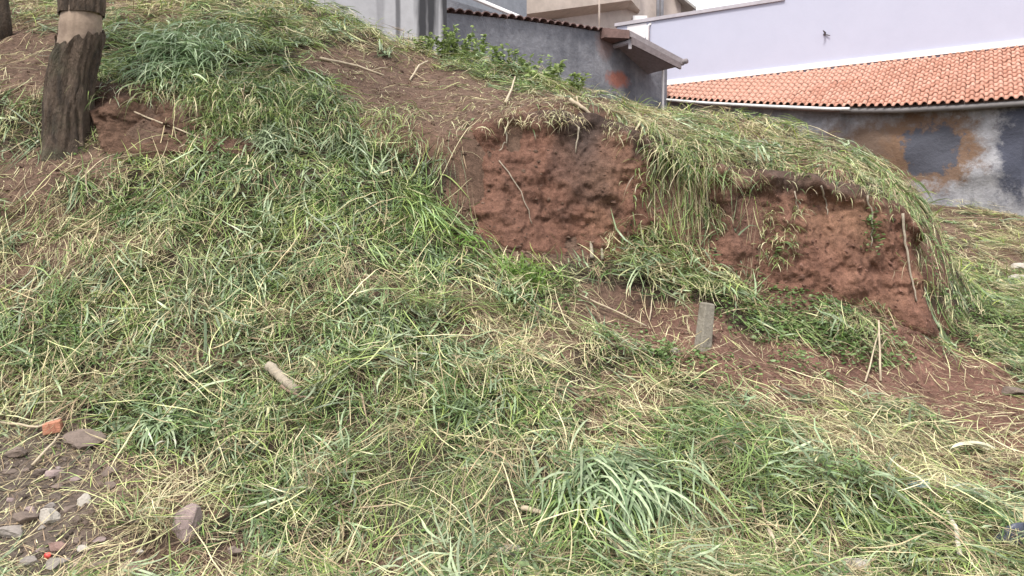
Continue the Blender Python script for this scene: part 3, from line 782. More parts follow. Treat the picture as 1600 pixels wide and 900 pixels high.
for q_ in ((978, 1008),):
    a, b_ = s_at(q_[0]), s_at(q_[1]); m.hexa([pl(a, -.012, 7.0), pl(b_, -.012, 7.35), pl(b_, .0, 7.35), pl(a, 0, 7.0), pl(a, -.012, 7.72), pl(b_, -.012, 7.72), pl(b_, 0, 7.72), pl(a, 0, 7.72)])
rel(m, 'bare_plaster_patch', simple('bare_plaster', (.6, .58, .6), .9, .2, 3), firewall)
p0 = pl(s_at(1011), -.05, 0); m = MB(); m.tube([p0 + [0, 0, 6.2], p0 + [0, 0, 7.62], p0 + [.1, .05, 7.72]], .045, 8); rel(m, 'drain_pipe', M['white_trim'], firewall, True)

PITCHR = R(27)
def roofpt(px, py):                     # where the sight line meets the roof plane
    r = ray(px, py); o_ = np.array([0, 0, CAM_Z])
    nrm = np.array([-ln_[0] * math.sin(PITCHR), -ln_[1] * math.sin(PITCHR), math.cos(PITCHR)])
    base_ = pl(0, 0, FZ)
    t = np.dot(base_ - o_, nrm) / np.dot(r, nrm)
    p = o_ + r * t
    return np.array([np.dot(p[:2] - LWL, ld), np.dot(p[:2] - LWL, ln_), p[2]])
eave = [roofpt(px, py) for px, py in ((1026, 151), (1100, 157), (1200, 162), (1300, 166), (1400, 165), (1500, 160), (1600, 153))]
ev = np.array(eave)
sl_e = (ev[-1, 1] - ev[-2, 1]) / (ev[-1, 0] - ev[-2, 0])
ev = np.vstack([ev, [ev[-1, 0] + 3.5, ev[-1, 1] + sl_e * 3.5 * 0.3, 0]])
qe = lambda s: np.interp(s, ev[:, 0], ev[:, 1])
rz = lambda q: FZ + q * math.tan(PITCHR)
house = thing('tiled_house', 'low house with orange clay tile roof above a stained grey wall', 'house', pl(ev[3, 0], ev[3, 1], 2.3))
# stained boundary wall below the eave
wpts = [pl(s, qe(s) + 0.22, rz(qe(s) + 0.22) - 0.06) for s in ev[:, 0]]
at_w = lambda px, py: (lambda i: P(px, py, i))(np.interp(px, [1040, 1300, 1600], [wpts[0][1], wpts[3][1], wpts[6][1]]))
ms = at_w(1385, 235); dkp = at_w(1443, 235); dk2 = at_w(1592, 235)
M['stained'] = wall_mat('stained_render', (0.2, 0.2, 0.22), (0.4, 0.4, 0.42), 1.9, 1.0, 0.95, streak=(0.5, (0.075, 0.078, 0.09)), bscale=5, blobs=(
    (ms, (1.25, 3, .62), (0.135, 0.092, 0.067), 0.95, 0.35),
    (at_w(1440, 240), (0.66, 3, 0.74), (0.16, 0.10, 0.066), 0.9, 0.2),
    (dkp, (0.42, 3, 0.48), (0.07, 0.075, 0.095), 0.97, 0.10),
    (dk2, (0.32, 3, 0.85), (0.055, 0.06, 0.085), 0.95, 0.25)))
hw = MB()
rows_, cols_ = 26, 30
for i in range(len(wpts) - 1):
    a, b_ = wpts[i], wpts[i + 1]
    L_ = np.linalg.norm(b_[:2] - a[:2]); nseg = max(2, int(L_ / .12))
    base_i = len(hw.v)
    for u in np.linspace(0, 1, nseg + 1):
        x, y = a[:2] + (b_[:2] - a[:2]) * u; zt = a[2] + (b_[2] - a[2]) * u
        for v in np.linspace(0, 1, rows_ + 1):
            z = 1.6 + (zt - 1.6) * v
            rgh = float(fbm(np.array([x * 2.2]), np.array([z * 2.2]), seed=90, oct=4)[0]) * 0.05 * np.clip((8.2 + (x - 1)) / 8, 0.4, 1.3)
            hw.v.append((x - ln_[0] * rgh, y - ln_[1] * rgh, z))
    for iu in range(nseg):
        for iv in range(rows_):
            o_ = base_i + iu * (rows_ + 1) + iv
            hw.f.append((o_, o_ + rows_ + 1, o_ + rows_ + 2, o_ + 1))
# back and top of that wall so that it has a body
for i in range(len(wpts) - 1):
    a, b_ = wpts[i], wpts[i + 1]; A, B = a + [ln_[0] * .2, ln_[1] * .2, 0], b_ + [ln_[0] * .2, ln_[1] * .2, 0]
    hw.poly([(A[0], A[1], 1.6), (A[0], A[1], A[2]), (B[0], B[1], B[2]), (B[0], B[1], 1.6)]); hw.poly([a, b_, B, A])
rel(hw, 'front_wall', M['stained'], house, True)
# dark opening under the gutter
m = MB(); oa, ob = at_w(1138, 168), at_w(1226, 168)
dd_ = (ob - oa) / np.linalg.norm(ob - oa)
m.hexa([oa + [0, -.06, -.55], ob + [0, -.06, -.55], ob + [0, .2, -.55], oa + [0, .2, -.55], oa + [0, -.06, .0], ob + [0, -.06, 0], ob + [0, .2, 0], oa + [0, .2, 0]])
rel(m, 'vent_opening', simple('dark_void', (.02, .02, .024), .9), house)
# tiles
M['tile'] = None
k = NT('clay_tile'); oi = k.n('ShaderNodeObjectInfo'); n1 = k.noise(7, 5)
c = k.ramp(oi.outputs['Random'], [(0.0, (0.41, 0.2, 0.14)), (0.5, (0.48, 0.25, 0.182)), (1.0, (0.54, 0.305, 0.232))])
c = k.mix(0.6, c, k.ramp(n1, [(0.3, 0.68), (0.7, 1.08)]), 'MULTIPLY'); k.col(c); k.rough(0.8); k.bump(k.noise(60, 4), 0.3, 0.01); M['tile'] = k.m
CW, TL, EXPO = 0.155, 0.33, 0.275
prof_ = [(0, .009), (.015, .002), (.034, 0), (.057, .005), (.067, .023), (.082, .046), (.106, .055), (.13, .046), (.145, .023), (.155, .009)]
tv, tf = [], []
for (yy, zz_, sc) in ((0, .022, 1.0), (TL, 0.0, .94)):
    for (x, z) in prof_: tv.append(((x - CW / 2) * sc, yy, z + zz_))
for (x, z) in prof_: tv.append((x - CW / 2, 0.004, z + .022 - .013))
npf = len(prof_)
for i in range(npf - 1):
    tf.append((i, i + 1, npf + i + 1, npf + i)); tf.append((2 * npf + i, 2 * npf + i + 1, i + 1, i))
tme = bpy.data.meshes.new('roof_tile'); tme.from_pydata(tv, [], tf); tme.update(); tme.materials.append(M['tile'])
tme.polygons.foreach_set('use_smooth', [True] * len(tme.polygons))
roof = MB()
NCOL = int((ev[-1, 0] - ev[0, 0]) / CW)
ddn = [(s, qe(s)) for s in np.linspace(ev[0, 0] - .05, ev[-1, 0], 30)]
for (a, b_) in zip(ddn[:-1], ddn[1:]):   # roof deck below the tiles
    roof.hexa([pl(a[0], a[1] + .05, rz(a[1] + .05) - .14), pl(b_[0], b_[1] + .05, rz(b_[1] + .05) - .14), pl(b_[0], -.06, rz(-.06) - .14), pl(a[0], -.06, rz(-.06) - .14),
               pl(a[0], a[1] + .05, rz(a[1] + .05) - .03), pl(b_[0], b_[1] + .05, rz(b_[1] + .05) - .03), pl(b_[0], -.06, rz(-.06) - .03), pl(a[0], -.06, rz(-.06) - .03)])
roof_o = rel(roof, 'roof', simple('roof_deck', (.13, .085, .07), .9), house)
rot_t = Matrix(((ld[0], ln_[0] * math.cos(PITCHR), -ln_[0] * math.sin(PITCHR)), (ld[1], ln_[1] * math.cos(PITCHR), -ln_[1] * math.sin(PITCHR)), (0, math.sin(PITCHR), math.cos(PITCHR))))
tl = []
for i in range(NCOL):
    s = ev[0, 0] + (i + .5) * CW; q = qe(s) - .05
    while q < -0.12:
        p = pl(s + random.gauss(0, .0025), q, rz(q) + random.gauss(0, .002)); px, py = project(np.array(p[0]), np.array(p[1]), np.array(p[2]))
        tl.append((float(p[1]) + (9 if px > 1630 else 0), p)); q += EXPO * math.cos(PITCHR)
tl.sort(key=lambda t: t[0])
jv, jf = [], []
PI_ = roof_o.matrix_parent_inverse.copy()
for i, (_, p) in enumerate(tl):
    mt = Matrix.Translation(Vector(p)) @ (rot_t @ Matrix.Rotation(random.gauss(0, .008), 3, 'Z')).to_4x4()
    if i < 300:
        o = link('roof_tile', tme, roof_o); o.matrix_parent_inverse = Matrix.Identity(4)
        o.matrix_local = mt
    else:
        b0 = len(jv); jv += [tuple(mt @ Vector(v)) for v in tv]; jf += [tuple(b0 + q for q in f) for f in tf]
me = bpy.data.meshes.new('more_roof_tiles'); me.from_pydata(jv, [], jf); me.update(); me.materials.append(M['tile']); me.polygons.foreach_set('use_smooth', [True] * len(me.polygons))
o = link('more_roof_tiles', me, roof_o); tag(o, kind='stuff')
# white gutter on the left half of the eave, mortar bed on the right
m = MB(); gp = [pl(s, qe(s) - .10, rz(qe(s)) - .07) for s in np.linspace(ev[0, 0] - .1, s_at(1325, qe(ev[3, 0])), 16)]; m.tube(gp, .032, 8); rel(m, 'gutter', simple('white_gutter', (.66, .67, .66), .45, .1), house, True)
m = MB(); gp = [pl(s, qe(s) + .02, rz(qe(s)) - .09) for s in np.linspace(s_at(1310, qe(ev[3, 0])), ev[-1, 0], 20)]; m.tube(gp, .055, 7); rel(m, 'eave_mortar', simple('eave_mortar', (.16, .15, .15), .9, .3), house, True)

# --- dark grey rendered wall with tile edge, and the small lean-to roof at its right end
DA, DB = np.array([-1.28, 16.0]), np.array([3.80, 19.9])
dd = (DB - DA) / np.linalg.norm(DB - DA); dn = np.array([-dd[1], dd[0]]); DL = np.linalg.norm(DB - DA)
pd = lambda s, q, z: np.array([*(DA + dd * s + dn * q), z])
def sd_at(px, q=0.0):
    a = (px - 800) / FPX; o_ = DA + dn * q
    return (a * o_[1] - o_[0]) / (dd[0] - a * dd[1])
zd = lambda px, py: P(px, py, pd(sd_at(px), 0, 0)[1])[2]
M['dark_render'] = wall_mat('dark_grey_render', (0.105, 0.11, 0.13), (0.28, 0.285, 0.31), 1.3, 0.8, 0.95, streak=(0.35, (0.07, 0.072, 0.085)), blobs=(
    (pd(sd_at(962), 0, zd(962, 124)), (.30, 1, .17), (0.30, 0.10, 0.06), 0.75, 0.3), (pd(sd_at(945), 0, zd(945, 66)), (.22, 1, .35), (0.20, 0.11, 0.09), 0.5, 0.4)))
dhouse = thing('grey_house', 'dark grey rendered house wall edged with brown tiles beside lilac wall', 'house', pd(DL / 2, 0, 3.0))
m = MB(); kn = [(697, 20), (800, 30), (880, 41), (950, 52), (985, 60), (1040, 100)]
for a, b_ in zip(kn[:-1], kn[1:]):
    sa, sb = sd_at(a[0]), sd_at(b_[0])
    m.wall(pd(sa, 0, 0), pd(sb, 0, 0), 2.5, zd(*a), 0.2, 2.5, zd(*b_))
rel(m, 'rendered_wall', M['dark_render'], dhouse)
brown_t = simple('brown_tile', (.13, .08, .072), .85, .4, 9, .3)
cme = None
for s in np.arange(sd_at(703), sd_at(958), 0.215):
    px = 800 + FPX * pd(s, 0, 0)[0] / pd(s, 0, 0)[1]
    zt = zd(px, np.interp(px, [q_[0] for q_ in kn], [q_[1] for q_ in kn]))
    if cme is None:
        cm_ = MB(); n_ = 7
        for e_, y_ in enumerate((-.09, .30)):
            for i in range(n_):
                a = math.pi * i / (n_ - 1); cm_.v.append((.105 * math.cos(a), y_, .075 * math.sin(a)))
        for e_, y_ in enumerate((-.09,)):
            for i in range(n_):
                a = math.pi * i / (n_ - 1); cm_.v.append((.088 * math.cos(a), y_, .056 * math.sin(a)))
        for i in range(n_ - 1):
            cm_.f.append((i, i + 1, n_ + i + 1, n_ + i)); cm_.f.append((2 * n_ + i, 2 * n_ + i + 1, i + 1, i))
        cme = bpy.data.meshes.new('edge_tile'); cme.from_pydata(cm_.v, [], cm_.f); cme.materials.append(brown_t)
    o = link('edge_tile', cme, dhouse); p = pd(s, 0, zt + .012)
    o.matrix_parent_inverse = Matrix.Identity(4)
    o.matrix_local = Matrix.Translation(Vector(p) - dhouse.location + Vector((0, 0, random.gauss(0, .008)))) @ Matrix.Rotation(math.atan2(dd[1], dd[0]) + random.gauss(0, .05), 4, 'Z')
# lean-to roof at the right end: sloping slab, fascia, purlin end
ra, rb = P(945, 47, 18.4), P(985, 50, 18.3); rc = P(1069, 95, 18.6)
timber = simple('weathered_timber', (.15, .125, .13), .85, .3, 12, .4); fib = simple('grey_roof_edge', (.22, .195, .205), .85, .25, 10, .3)
dv = np.array([dn[0], dn[1], 0])
m = MB(); m.hexa([rb - [0, 0, .10], rc - [0, 0, .10], rc + dv * 1.6 - [0, 0, .10], rb + dv * 1.6 - [0, 0, .10], rb + [0, 0, .03], rc + [0, 0, .03], rc + dv * 1.6 + [0, 0, .03], rb + dv * 1.6 + [0, 0, .03]]); rel(m, 'lean_to_roof', fib, dhouse)
m = MB(); e1_ = rb + (rc - rb) * .03; e2_ = rb + (rc - rb) * .93
m.hexa([e1_ - dv * .03 - [0, 0, .27], e2_ - dv * .03 - [0, 0, .24], e2_ + dv * .02 - [0, 0, .24], e1_ + dv * .02 - [0, 0, .27], e1_ - dv * .03 - [0, 0, .105], e2_ - dv * .03 - [0, 0, .105], e2_ + dv * .02 - [0, 0, .105], e1_ + dv * .02 - [0, 0, .105]]); rel(m, 'fascia_board', timber, dhouse)
m = MB(); m.hexa([ra - [0, 0, .16], rb - [.02, 0, .14], rb + dv * 1.4 - [.02, 0, .14], ra + dv * 1.4 - [0, 0, .16], ra + [0, 0, .05], rb + [-.02, 0, .045], rb + dv * 1.4 + [-.02, 0, .045], ra + dv * 1.4 + [0, 0, .05]]); rel(m, 'tile_verge', brown_t, dhouse)
pc = P(984, 66, 18.45); m = MB(); m.tube([pc + [0, -.05, 0], pc + dv * 1.3], .055, 6); m.box(pc[0] - .035, pc[0] + .035, pc[1] - .06, pc[1] + .02, pc[2] - .16, pc[2] + .1); rel(m, 'purlin_end', M['coping'], dhouse)
p = P(1036, 97, 19.2); p2 = P(1036, 140, 19.2); m = MB(); m.tube([p, p2, p2 - [0, 0, 1.5]], .03, 8); rel(m, 'drain_pipe', M['white_trim'], dhouse, True)
gq = rc + np.array([0, 0, -.02]); m = MB(); m.tube([gq - dv * .08, gq + dv * 1.6], .06, 8); rel(m, 'gutter', fib, dhouse, True)

# --- pale concrete wall at the upper left
CA, CB = P(440, 0, 13.7)[:2], P(698, 0, 15.2)[:2]
CA = CB + (CA - CB) * 1.9
k = NT('pale_concrete_wall')
n1 = k.noise(0.7, 6); n2 = k.noise(9, 6)
c = k.ramp(n1, [(0.3, (0.37, 0.37, 0.39)), (0.7, (0.47, 0.47, 0.485))]); c = k.mix(0.4, c, k.ramp(n2, [(0.3, 0.7), (0.7, 1.0)]), 'MULTIPLY')
wn_ = k.noise(4, 4, stretch=(1, 1, .15))
cdir = (CB - CA) / np.linalg.norm(CB - CA)
for px, wd, amt, zb, zr in ((622, .045, .65, 5.9, 1.3), (661, .10, .93, 6.0, 1.6), (673, .075, .9, 6.2, 1.5), (682, .05, .5, 6.6, 1.2), (697, .09, .95, 6, 2.2), (595, .06, .25, 6.2, 1.2), (649, .04, .4, 7.0, 1.0), (520, .05, .2, 6.4, .9)):
    t_ = (px - 440) / (698 - 440); y_ = 13.7 + (15.2 - 13.7) * t_
    c = k.mix(k.math('MULTIPLY', k.blob(P(px, 0, y_) * [1, 1, 0] + [0, 0, zb], (wd, 8, zr), wn_, 0.7, 0.35), min(1, amt * 1.15)), c, (0.035, 0.035, 0.04))
k.col(c); k.rough(.9); k.bump(n2, .3, .01); M['pale'] = k.m
bw = thing('boundary_wall', 'pale grey concrete wall with black vertical rain streaks above grassy crest', 'wall', (*((CA + CB) / 2), 4.4))
CM = CB + (CA - CB) * 0.42
m = MB(); m.wall(CM, CB, 3.4, 8.2, 0.18); rel(m, 'wall_panel', M['pale'], bw)
m = MB(); m.wall(CA, CM - cdir * .012, 3.4, 8.2, 0.18); rel(m, 'wall_panel', M['pale'], bw)
m = MB(); m.wall(CA, CB, 8.203, 8.28, 0.22); rel(m, 'coping', M['coping'], bw)

# --- grey house behind with white sloping flashing
M['bluegrey'] = wall_mat('blue_grey_render', (0.235, 0.25, 0.28), (0.30, 0.315, 0.345), 0.8, 0.3)
gh = thing('blue_grey_house', 'blue grey wall with white sloping roof edge behind the dark wall', 'house', P(765, 60, 23))
m = MB(); a, b_ = P(690, 0, 21.5), P(823, 0, 24.0); m.wall(a, b_, 3, 12, .3); rel(m, 'wall', M['bluegrey'], gh)
m = MB(); a, b_ = P(728, -8, 20.3), P(814, 28, 20.6); m.tube([a, b_], .055, 6); rel(m, 'white_roof_edge', M['white_trim'], gh)
m = MB(); a2, b2 = a - [0, -.04, .07], b_ - [0, -.04, .07]
m.hexa([(a2[0] - 1.5, a2[1], 4), (b2[0], b2[1], 4), (b2[0], b2[1] + .2, 4), (a2[0] - 1.5, a2[1] + .2, 4), (a2[0] - 1.5, a2[1], a2[2] + .3), (b2[0], b2[1], b2[2]), (b2[0], b2[1] + .2, b2[2]), (a2[0] - 1.5, a2[1] + .2, a2[2] + .3)]); rel(m, 'gable_wall', M['dark_render'], gh)

# --- beige house far behind
M['beige'] = wall_mat('beige_paint', (0.50, 0.42, 0.36), (0.57, 0.485, 0.42), 0.5, 0.1, 0.85)
M['beige2'] = wall_mat('pink_beige_paint', (0.54, 0.46, 0.42), (0.6, 0.52, 0.47), 0.5, 0.1, 0.85)
M['glass'] = simple('dark_glass', (.03, .032, .036), .15, .1)
bh = thing('beige_house', 'beige two storey house with projecting slab seen above the dark wall', 'house', P(930, 60, 28.5))
m = MB(); a, b_ = P(818, 0, 27.2), P(1026, 0, 31.0); m.wall(a, b_, 3, 14, .3); rel(m, 'wall', M['beige2'], bh)
a, b_ = P(822, 22, 26.2), P(986, 0, 29.0)
m = MB(); sl = (b_ - a); a0 = a; m.hexa([a, b_, b_ + [0, 1.4, 0], a + [0, 1.4, 0], a + [0, 0, 1.3], b_ + [0, 0, 1.3], b_ + [0, 1.4, 1.3], a + [0, 1.4, 1.3]]); rel(m, 'balcony_slab', M['beige'], bh)
m = MB(); c1, c2 = P(986, 0, 29.0), P(1000, 16, 30.0); m.hexa([c1 + [.003, 0, 0], c2, c2 + [0, 1, 0], c1 + [.003, 1, 0], c1 + [.003, 0, 1.3], c2 + [0, 0, 1.3], c2 + [0, 1, 1.3], c1 + [.003, 1, 1.3]]); rel(m, 'slab_end', M['beige'], bh)
m = MB(); p = P(821, 0, 26.9); m.box(p[0] - .06, p[0] + .06, p[1] - .1, p[1] + .1, 4, 13); rel(m, 'corner_post', M['beige'], bh)
win = MB(); a, b_ = P(863, 31, 27.8), P(888, 31, 28.25); win.wall(a, b_, a[2] - .9, a[2] + .02, .3); w_ = rel(win, 'window', simple('brown_frame', (.10, .065, .05), .7), bh)
m = MB(); a2, b2 = a + (b_ - a) * .1 - [0, .02, 0], a + (b_ - a) * .9 - [0, .02, 0]; m.wall(a2, b2, a[2] - .85, a[2] - .05, .01); o = m.build('pane', M['glass'], w_); o.matrix_parent_inverse = Matrix.Identity(4)
m = MB(); p = P(1000, 33, 29.4); m.box(p[0] - .26, p[0] + .26, p[1], p[1] + .4, p[2] - .12, p[2] + .2); rel(m, 'utility_box', M['white_trim'], bh)
for px in (1028, 1034):
    p = P(px, 30, 30.6); m = MB(); m.tube([p - [0, 0, 1.5], p + [0, 0, 3]], .07, 8); rel(m, 'down_pipe', simple('grey_pipe', (.2, .2, .22), .6), bh, True)
m = MB(); a, b_ = P(1024, 0, 31.1), P(1064, 0, 31.5); m.wall(a, b_, 4, 13, .3); rel(m, 'side_wall', M['beige2'], bh)
m = MB(); a, b_, c_ = P(1056, -10, 31.0), P(1088, 15, 31.0), P(1062, 17, 31.0)
m.hexa([a, b_, b_ + [0, 2, 0], a + [0, 2, 0], a + [0, 0, .1], b_ + [0, 0, .1], b_ + [0, 2, .1], a + [0, 2, .1]]); rel(m, 'awning_roof', simple('awning', (.27, .26, .25), .8), bh)
m = MB(); b3 = b_ + [-.06, .1, 0]; m.tube([b3 + [0, 0, .02], b3 - [0, 0, 4.5]], .035, 6); rel(m, 'awning_post', M['coping'], bh)
pa, pb = P(937, 52, 19.3), P(936, -40, 19.3)
mp = MB(); mp.tube([pa - [0, 0, .5], pb], .025, 8); mp.tube([pb + [-.3, 0, .1], pb + [.3, 0, .1]], .01, 5); mp.tube([pb + [-.2, 0, -.12], pb + [.2, 0, -.12]], .01, 5)
o = mp.build('antenna_pole', simple('rusty_pole', (.33, .27, .23), .7), None, True, pa - [0, 0, .5]); tag(o, 'thin pale antenna pole rising behind the dark grey wall', 'pole')

# ================================================================== TREE
kb = NT('tree_bark'); n1 = kb.noise(9, 6, .7, stretch=(1, 1, .35)); n2 = kb.noise(40, 6, .7, stretch=(1, 1, .4)); n3 = kb.noise(3, 4)
c = kb.ramp(n1, [(0.3, (0.022, 0.016, 0.012)), (0.5, (0.095, 0.066, 0.046)), (0.72, (0.19, 0.137, 0.10))])
c = kb.mix(kb.ramp(n3, [(0.55, 0.0), (0.75, 0.5)]), c, (0.10, 0.105, 0.06)); kb.col(c); kb.rough(.95); kb.bump(kb.math('ADD', n1, n2), 1.0, .07); M['bark'] = kb.m
kb = NT('bare_wood'); n1 = kb.noise(7, 5, .65); n2 = kb.noise(14, 5)
c = kb.ramp(n1, [(0.3, (0.14, 0.098, 0.072)), (0.65, (0.29, 0.22, 0.165))]); c = kb.mix(kb.ramp(n2, [(0.62, 0), (0.68, .8)]), c, (0.13, 0.075, 0.045)); kb.col(c); kb.rough(.85); kb.bump(n1, .5, .02); M['wood'] = kb.m
TD = hit(108, 246)[1] + 0.22
outl = [(330, 30, 168), (268, 52, 154), (250, 60, 152), (232, 66, 148), (205, 71, 145), (170, 73, 143), (135, 77, 143), (110, 80, 146), (92, 83, 150), (80, 88, 154), (60, 91, 158), (40, 92, 160), (24, 95, 160), (10, 95, 160), (-40, 96, 160), (-120, 98, 158), (-220, 92, 166)]
rings = []
for py, x0, x1 in outl:
    a, b_ = P(x0, py, TD), P(x1, py, TD); rings.append(((a[0] + b_[0]) / 2, TD + .0, a[2], (b_[0] - a[0]) / 2))
rings = np.array(rings)
tree = thing('tree', 'thick dark tree trunk with a ring of bark stripped off', 'tree', (rings[3, 0], TD, float(H(rings[3, 0], TD))))
tzs = rings[:, 2]
def trunk_part(name, z0, z1, mat, grow, nz=150, na=140, par=None, rgh=1.0, ragged=0.0):
    th = np.linspace(0, 2 * math.pi, na, endpoint=False)[None]; z = np.linspace(z0, z1, nz)[:, None]
    zz_ = z + ragged * np.where(np.linspace(0, 1, nz)[:, None] < .5, -1, 1) * 0 + 0 * th
    if ragged:
        edge = ragged * fbm(np.cos(th) * 2.2 + 5, np.sin(th) * 2.2, seed=101, oct=3)
        zz_ = z + edge * np.clip(np.linspace(0, 1, nz)[:, None] * 1.2 - .2, 0, 1)
    cx = np.interp(zz_, tzs, rings[:, 0]); rr = np.interp(zz_, tzs, rings[:, 3])
    X = np.cos(th); Y = np.sin(th)
    rid = np.abs(noise(X * 4.2 + 0 * zz_, Y * 4.2 + 0 * zz_, zz_ * 2.2, seed=103)) * -0.16 + 0.10 * fbm(X * 2 + 0 * zz_, Y * 2 + 0 * zz_, zz_ * 1.6, seed=104, oct=3) + .03 * noise(X * 12 + 0 * zz_, Y * 12 + 0 * zz_, zz_ * 9, seed=105) - .07 * (1 - np.minimum(1, 3.2 * np.abs(noise(X * 6.5 + .6 * noise(X * 3, Y * 3, zz_ * 6, seed=108), Y * 6.5 + 0 * zz_, zz_ * 3.6, seed=106)))) + .05
    rr = rr * (1 + grow + rid * rgh)
    flare = np.clip((rings[3, 2] + .12 - zz_) / .35, 0, 1) ** 1.5
    rr = rr * (1 + flare * .4 * np.maximum(0, noise(X * 1.6 + 7, Y * 1.6 + 0 * zz_, seed=107)))
    Vv = np.stack([cx + rr * X, TD + 0.9 * rr * Y + 0 * zz_, zz_], -1).reshape(-1, 3)
    id2 = np.arange(nz * na).reshape(nz, na); nxt = np.roll(id2, -1, 1)
    Ff = np.stack([id2[:-1], nxt[:-1], nxt[1:], id2[1:]], -1).reshape(-1, 4)
    o = link(name, mesh_np(name, Vv, Ff, True, None, mat), par); 
    o.matrix_parent_inverse = Matrix.Translation(-tree.location) if par is tree else Matrix.Identity(4)
    return o
zt_ = lambda py: float(P(120, py, TD)[2])
tr = trunk_part('trunk', zt_(330), zt_(66), M['bark'], 0.045, par=tree, ragged=.10)
ub = trunk_part('upper_trunk', zt_(24), zt_(-220), M['bark'], 0.05, par=tree)
bb = trunk_part('bare_wood_band', zt_(104), zt_(15), M['wood'], -0.075, 40, 72, tr, .35); bb['label'] = 'pale ring of bare wood where bark was stripped'
topz = zt_(-220); tc = np.array([rings[-1, 0], TD, topz])
crown_pts = []
for i in range(7):
    a = i * 2.4 + .4; e_ = .45 + .3 * random.random(); Lb = 1.7 + random.random()
    dv_ = np.array([math.cos(a) * math.cos(e_), math.sin(a) * math.cos(e_) * .8, math.sin(e_)])
    pts = [tc - [0, 0, .15]]
    for j in range(1, 6): pts.append(tc + dv_ * Lb * j / 5 + np.array([0, 0, .08 * j * random.random()]) + np.random.default_rng(i * 9 + j).normal(0, .05, 3))
    m = MB(); m.tube(pts, [.11, .09, .07, .05, .035, .02], 8); o = rel(m, 'limb', M['bark'], tree, True)
    crown_pts += pts[2:]
n = 2400
cpt = np.array(crown_pts)[rng.integers(0, len(crown_pts), n)] + rng.normal(0, .42, (n, 3)) * [1, 1, .7]
cpt[:, 2] = np.maximum(cpt[:, 2], topz + .1)
v = rng.normal(size=(n, 3)); v /= np.linalg.norm(v, axis=1, keepdims=True); u_ = np.cross(v, rng.normal(size=(n, 3))); u_ /= np.linalg.norm(u_, axis=1, keepdims=True)
ll = rng.uniform(.05, .10, n)[:, None]
VV = np.stack([cpt - v * ll, cpt + u_ * ll * .42, cpt + v * ll, cpt - u_ * ll * .42], 1).reshape(-1, 3)
cc = np.repeat(pick(PAL_G, n), 4, 0)
o = link('crown', mesh_np('crown', VV, np.arange(n * 4).reshape(-1, 4), False, cc, M['leaf']), tree); o.matrix_parent_inverse = Matrix.Translation(-tree.location)
# thin stump at the photo's left edge, higher on the bank
p = hit(4, 58); m = MB(); m.tube([p - [0, 0, .1], p + [.0, 0, .25], p + [-.03, 0, .6], p + [-.05, .02, 1.1]], [.11, .085, .075, .06], 9)
o = m.build('tree_stump', M['bark'], None, True, p); tag(o, 'thin dark stump at far left, uphill of the thick trunk', 'stump')

# ================================================================== SMALL THINGS
def stone(px, py, wpx, mat, label, name='stone', cat='stone', asp=.75, tilt=0.0, seed=None, sub=3, sink=.34, group=None, tall=None, rough=.16):
    p = hit(px, py); sz = wpx / FPX * p[1]
    seed = seed or int(px * 7 + py)
    me = rock_mesh(name, mat, seed, sub, rough, 1.0)
    o = link(name, me); o.scale = (sz * 1.3, sz * 1.1, sz * 1.15 * (tall or asp)); o.rotation_euler = (random.gauss(0, .15), tilt, random.uniform(-.4, .4))
    o.location = (p[0], p[1] + .01, p[2] + sz * (tall or asp) * (.5 - sink))
    return tag(o, label, cat, group)
st_g = simple('grey_stone', (.22, .195, .175), .9, .35, 14, .6, 50); st_b = simple('brown_stone', (.15, .115, .095), .9, .35, 14, .6, 50); st_p = simple('purple_brown_stone', (.235, .18, .17), .9, .25, 12, .5, 45)
st_w = simple('pale_stone', (.36, .33, .29), .9, .25, 14, .5, 50); st_o = simple('orange_brick', (.40, .175, .11), .9, .25, 14, .5, 60); st_r = simple('faded_brick', (.21, .135, .115), .9, .3, 14, .5, 50)
stone(290, 838, 50, st_p, 'upright purple brown broken stone standing alone among grass at lower left', asp=1.35, tilt=.3, sink=.3)
stone(18, 838, 44, st_g, 'flat grey stone cut by the left edge of the photo', asp=.45)
stone(35, 815, 40, st_b, 'brown angular stone at left edge above the flat grey stone', asp=.55)
stone(75, 812, 30, st_w, 'pale chipped stone with a bright top at lower left', asp=.9)
stone(44, 882, 28, st_g, 'round grey pebble near the small red ball', asp=.8)
stone(92, 885, 34, st_g, 'grey slanted stone just behind the small red ball', asp=.6)
stone(130, 786, 22, st_w, 'small cream stone on straw, highest of the pale ones', asp=.9)
stone(88, 858, 30, st_r, 'reddish faded brick lump between stones at lower left', asp=.6)
stone(160, 893, 32, st_b, 'brown grey stone on the bottom edge left of the pink one')
stone(200, 892, 30, st_r, 'pinkish brown stone on the bottom edge at left', asp=.7)
stone(110, 800, 20, st_b, 'small dark brown stone beside the pale chipped stone')
stone(60, 745, 26, st_b, 'dark earthy stone in the rubble below the brick piece', asp=.6)
stone(30, 712, 36, st_b, 'dark flat clod left of the rubble, under the brick piece', asp=.45)
stone(125, 690, 52, st_b, 'large dark earth clod right of the orange brick piece', asp=.5, rough=.4)
stone(215, 868, 22, st_w, 'small pale stone half hidden in straw near bottom left', asp=.6)
stone(365, 868, 26, st_b, 'brown stone under grass right of the purple stone', asp=.7)
stone(128, 862, 18, st_w, 'tiny pale pebble right of the reddish lump')
stone(1588, 440, 34, st_w, 'pale broken concrete piece on grass at right edge', 'concrete_piece', 'rubble', asp=.45)
stone(1590, 418, 30, st_w, 'flat whitish slab scrap on straw at right edge, above the broken piece', 'concrete_piece', 'rubble', asp=.3)
stone(1580, 615, 34, st_b, 'grey brown clod on bare red soil at right edge', asp=.5)
stone(1530, 530, 16, st_o, 'small orange brick scrap in weeds at right', 'brick_scrap', 'brick', asp=.8)
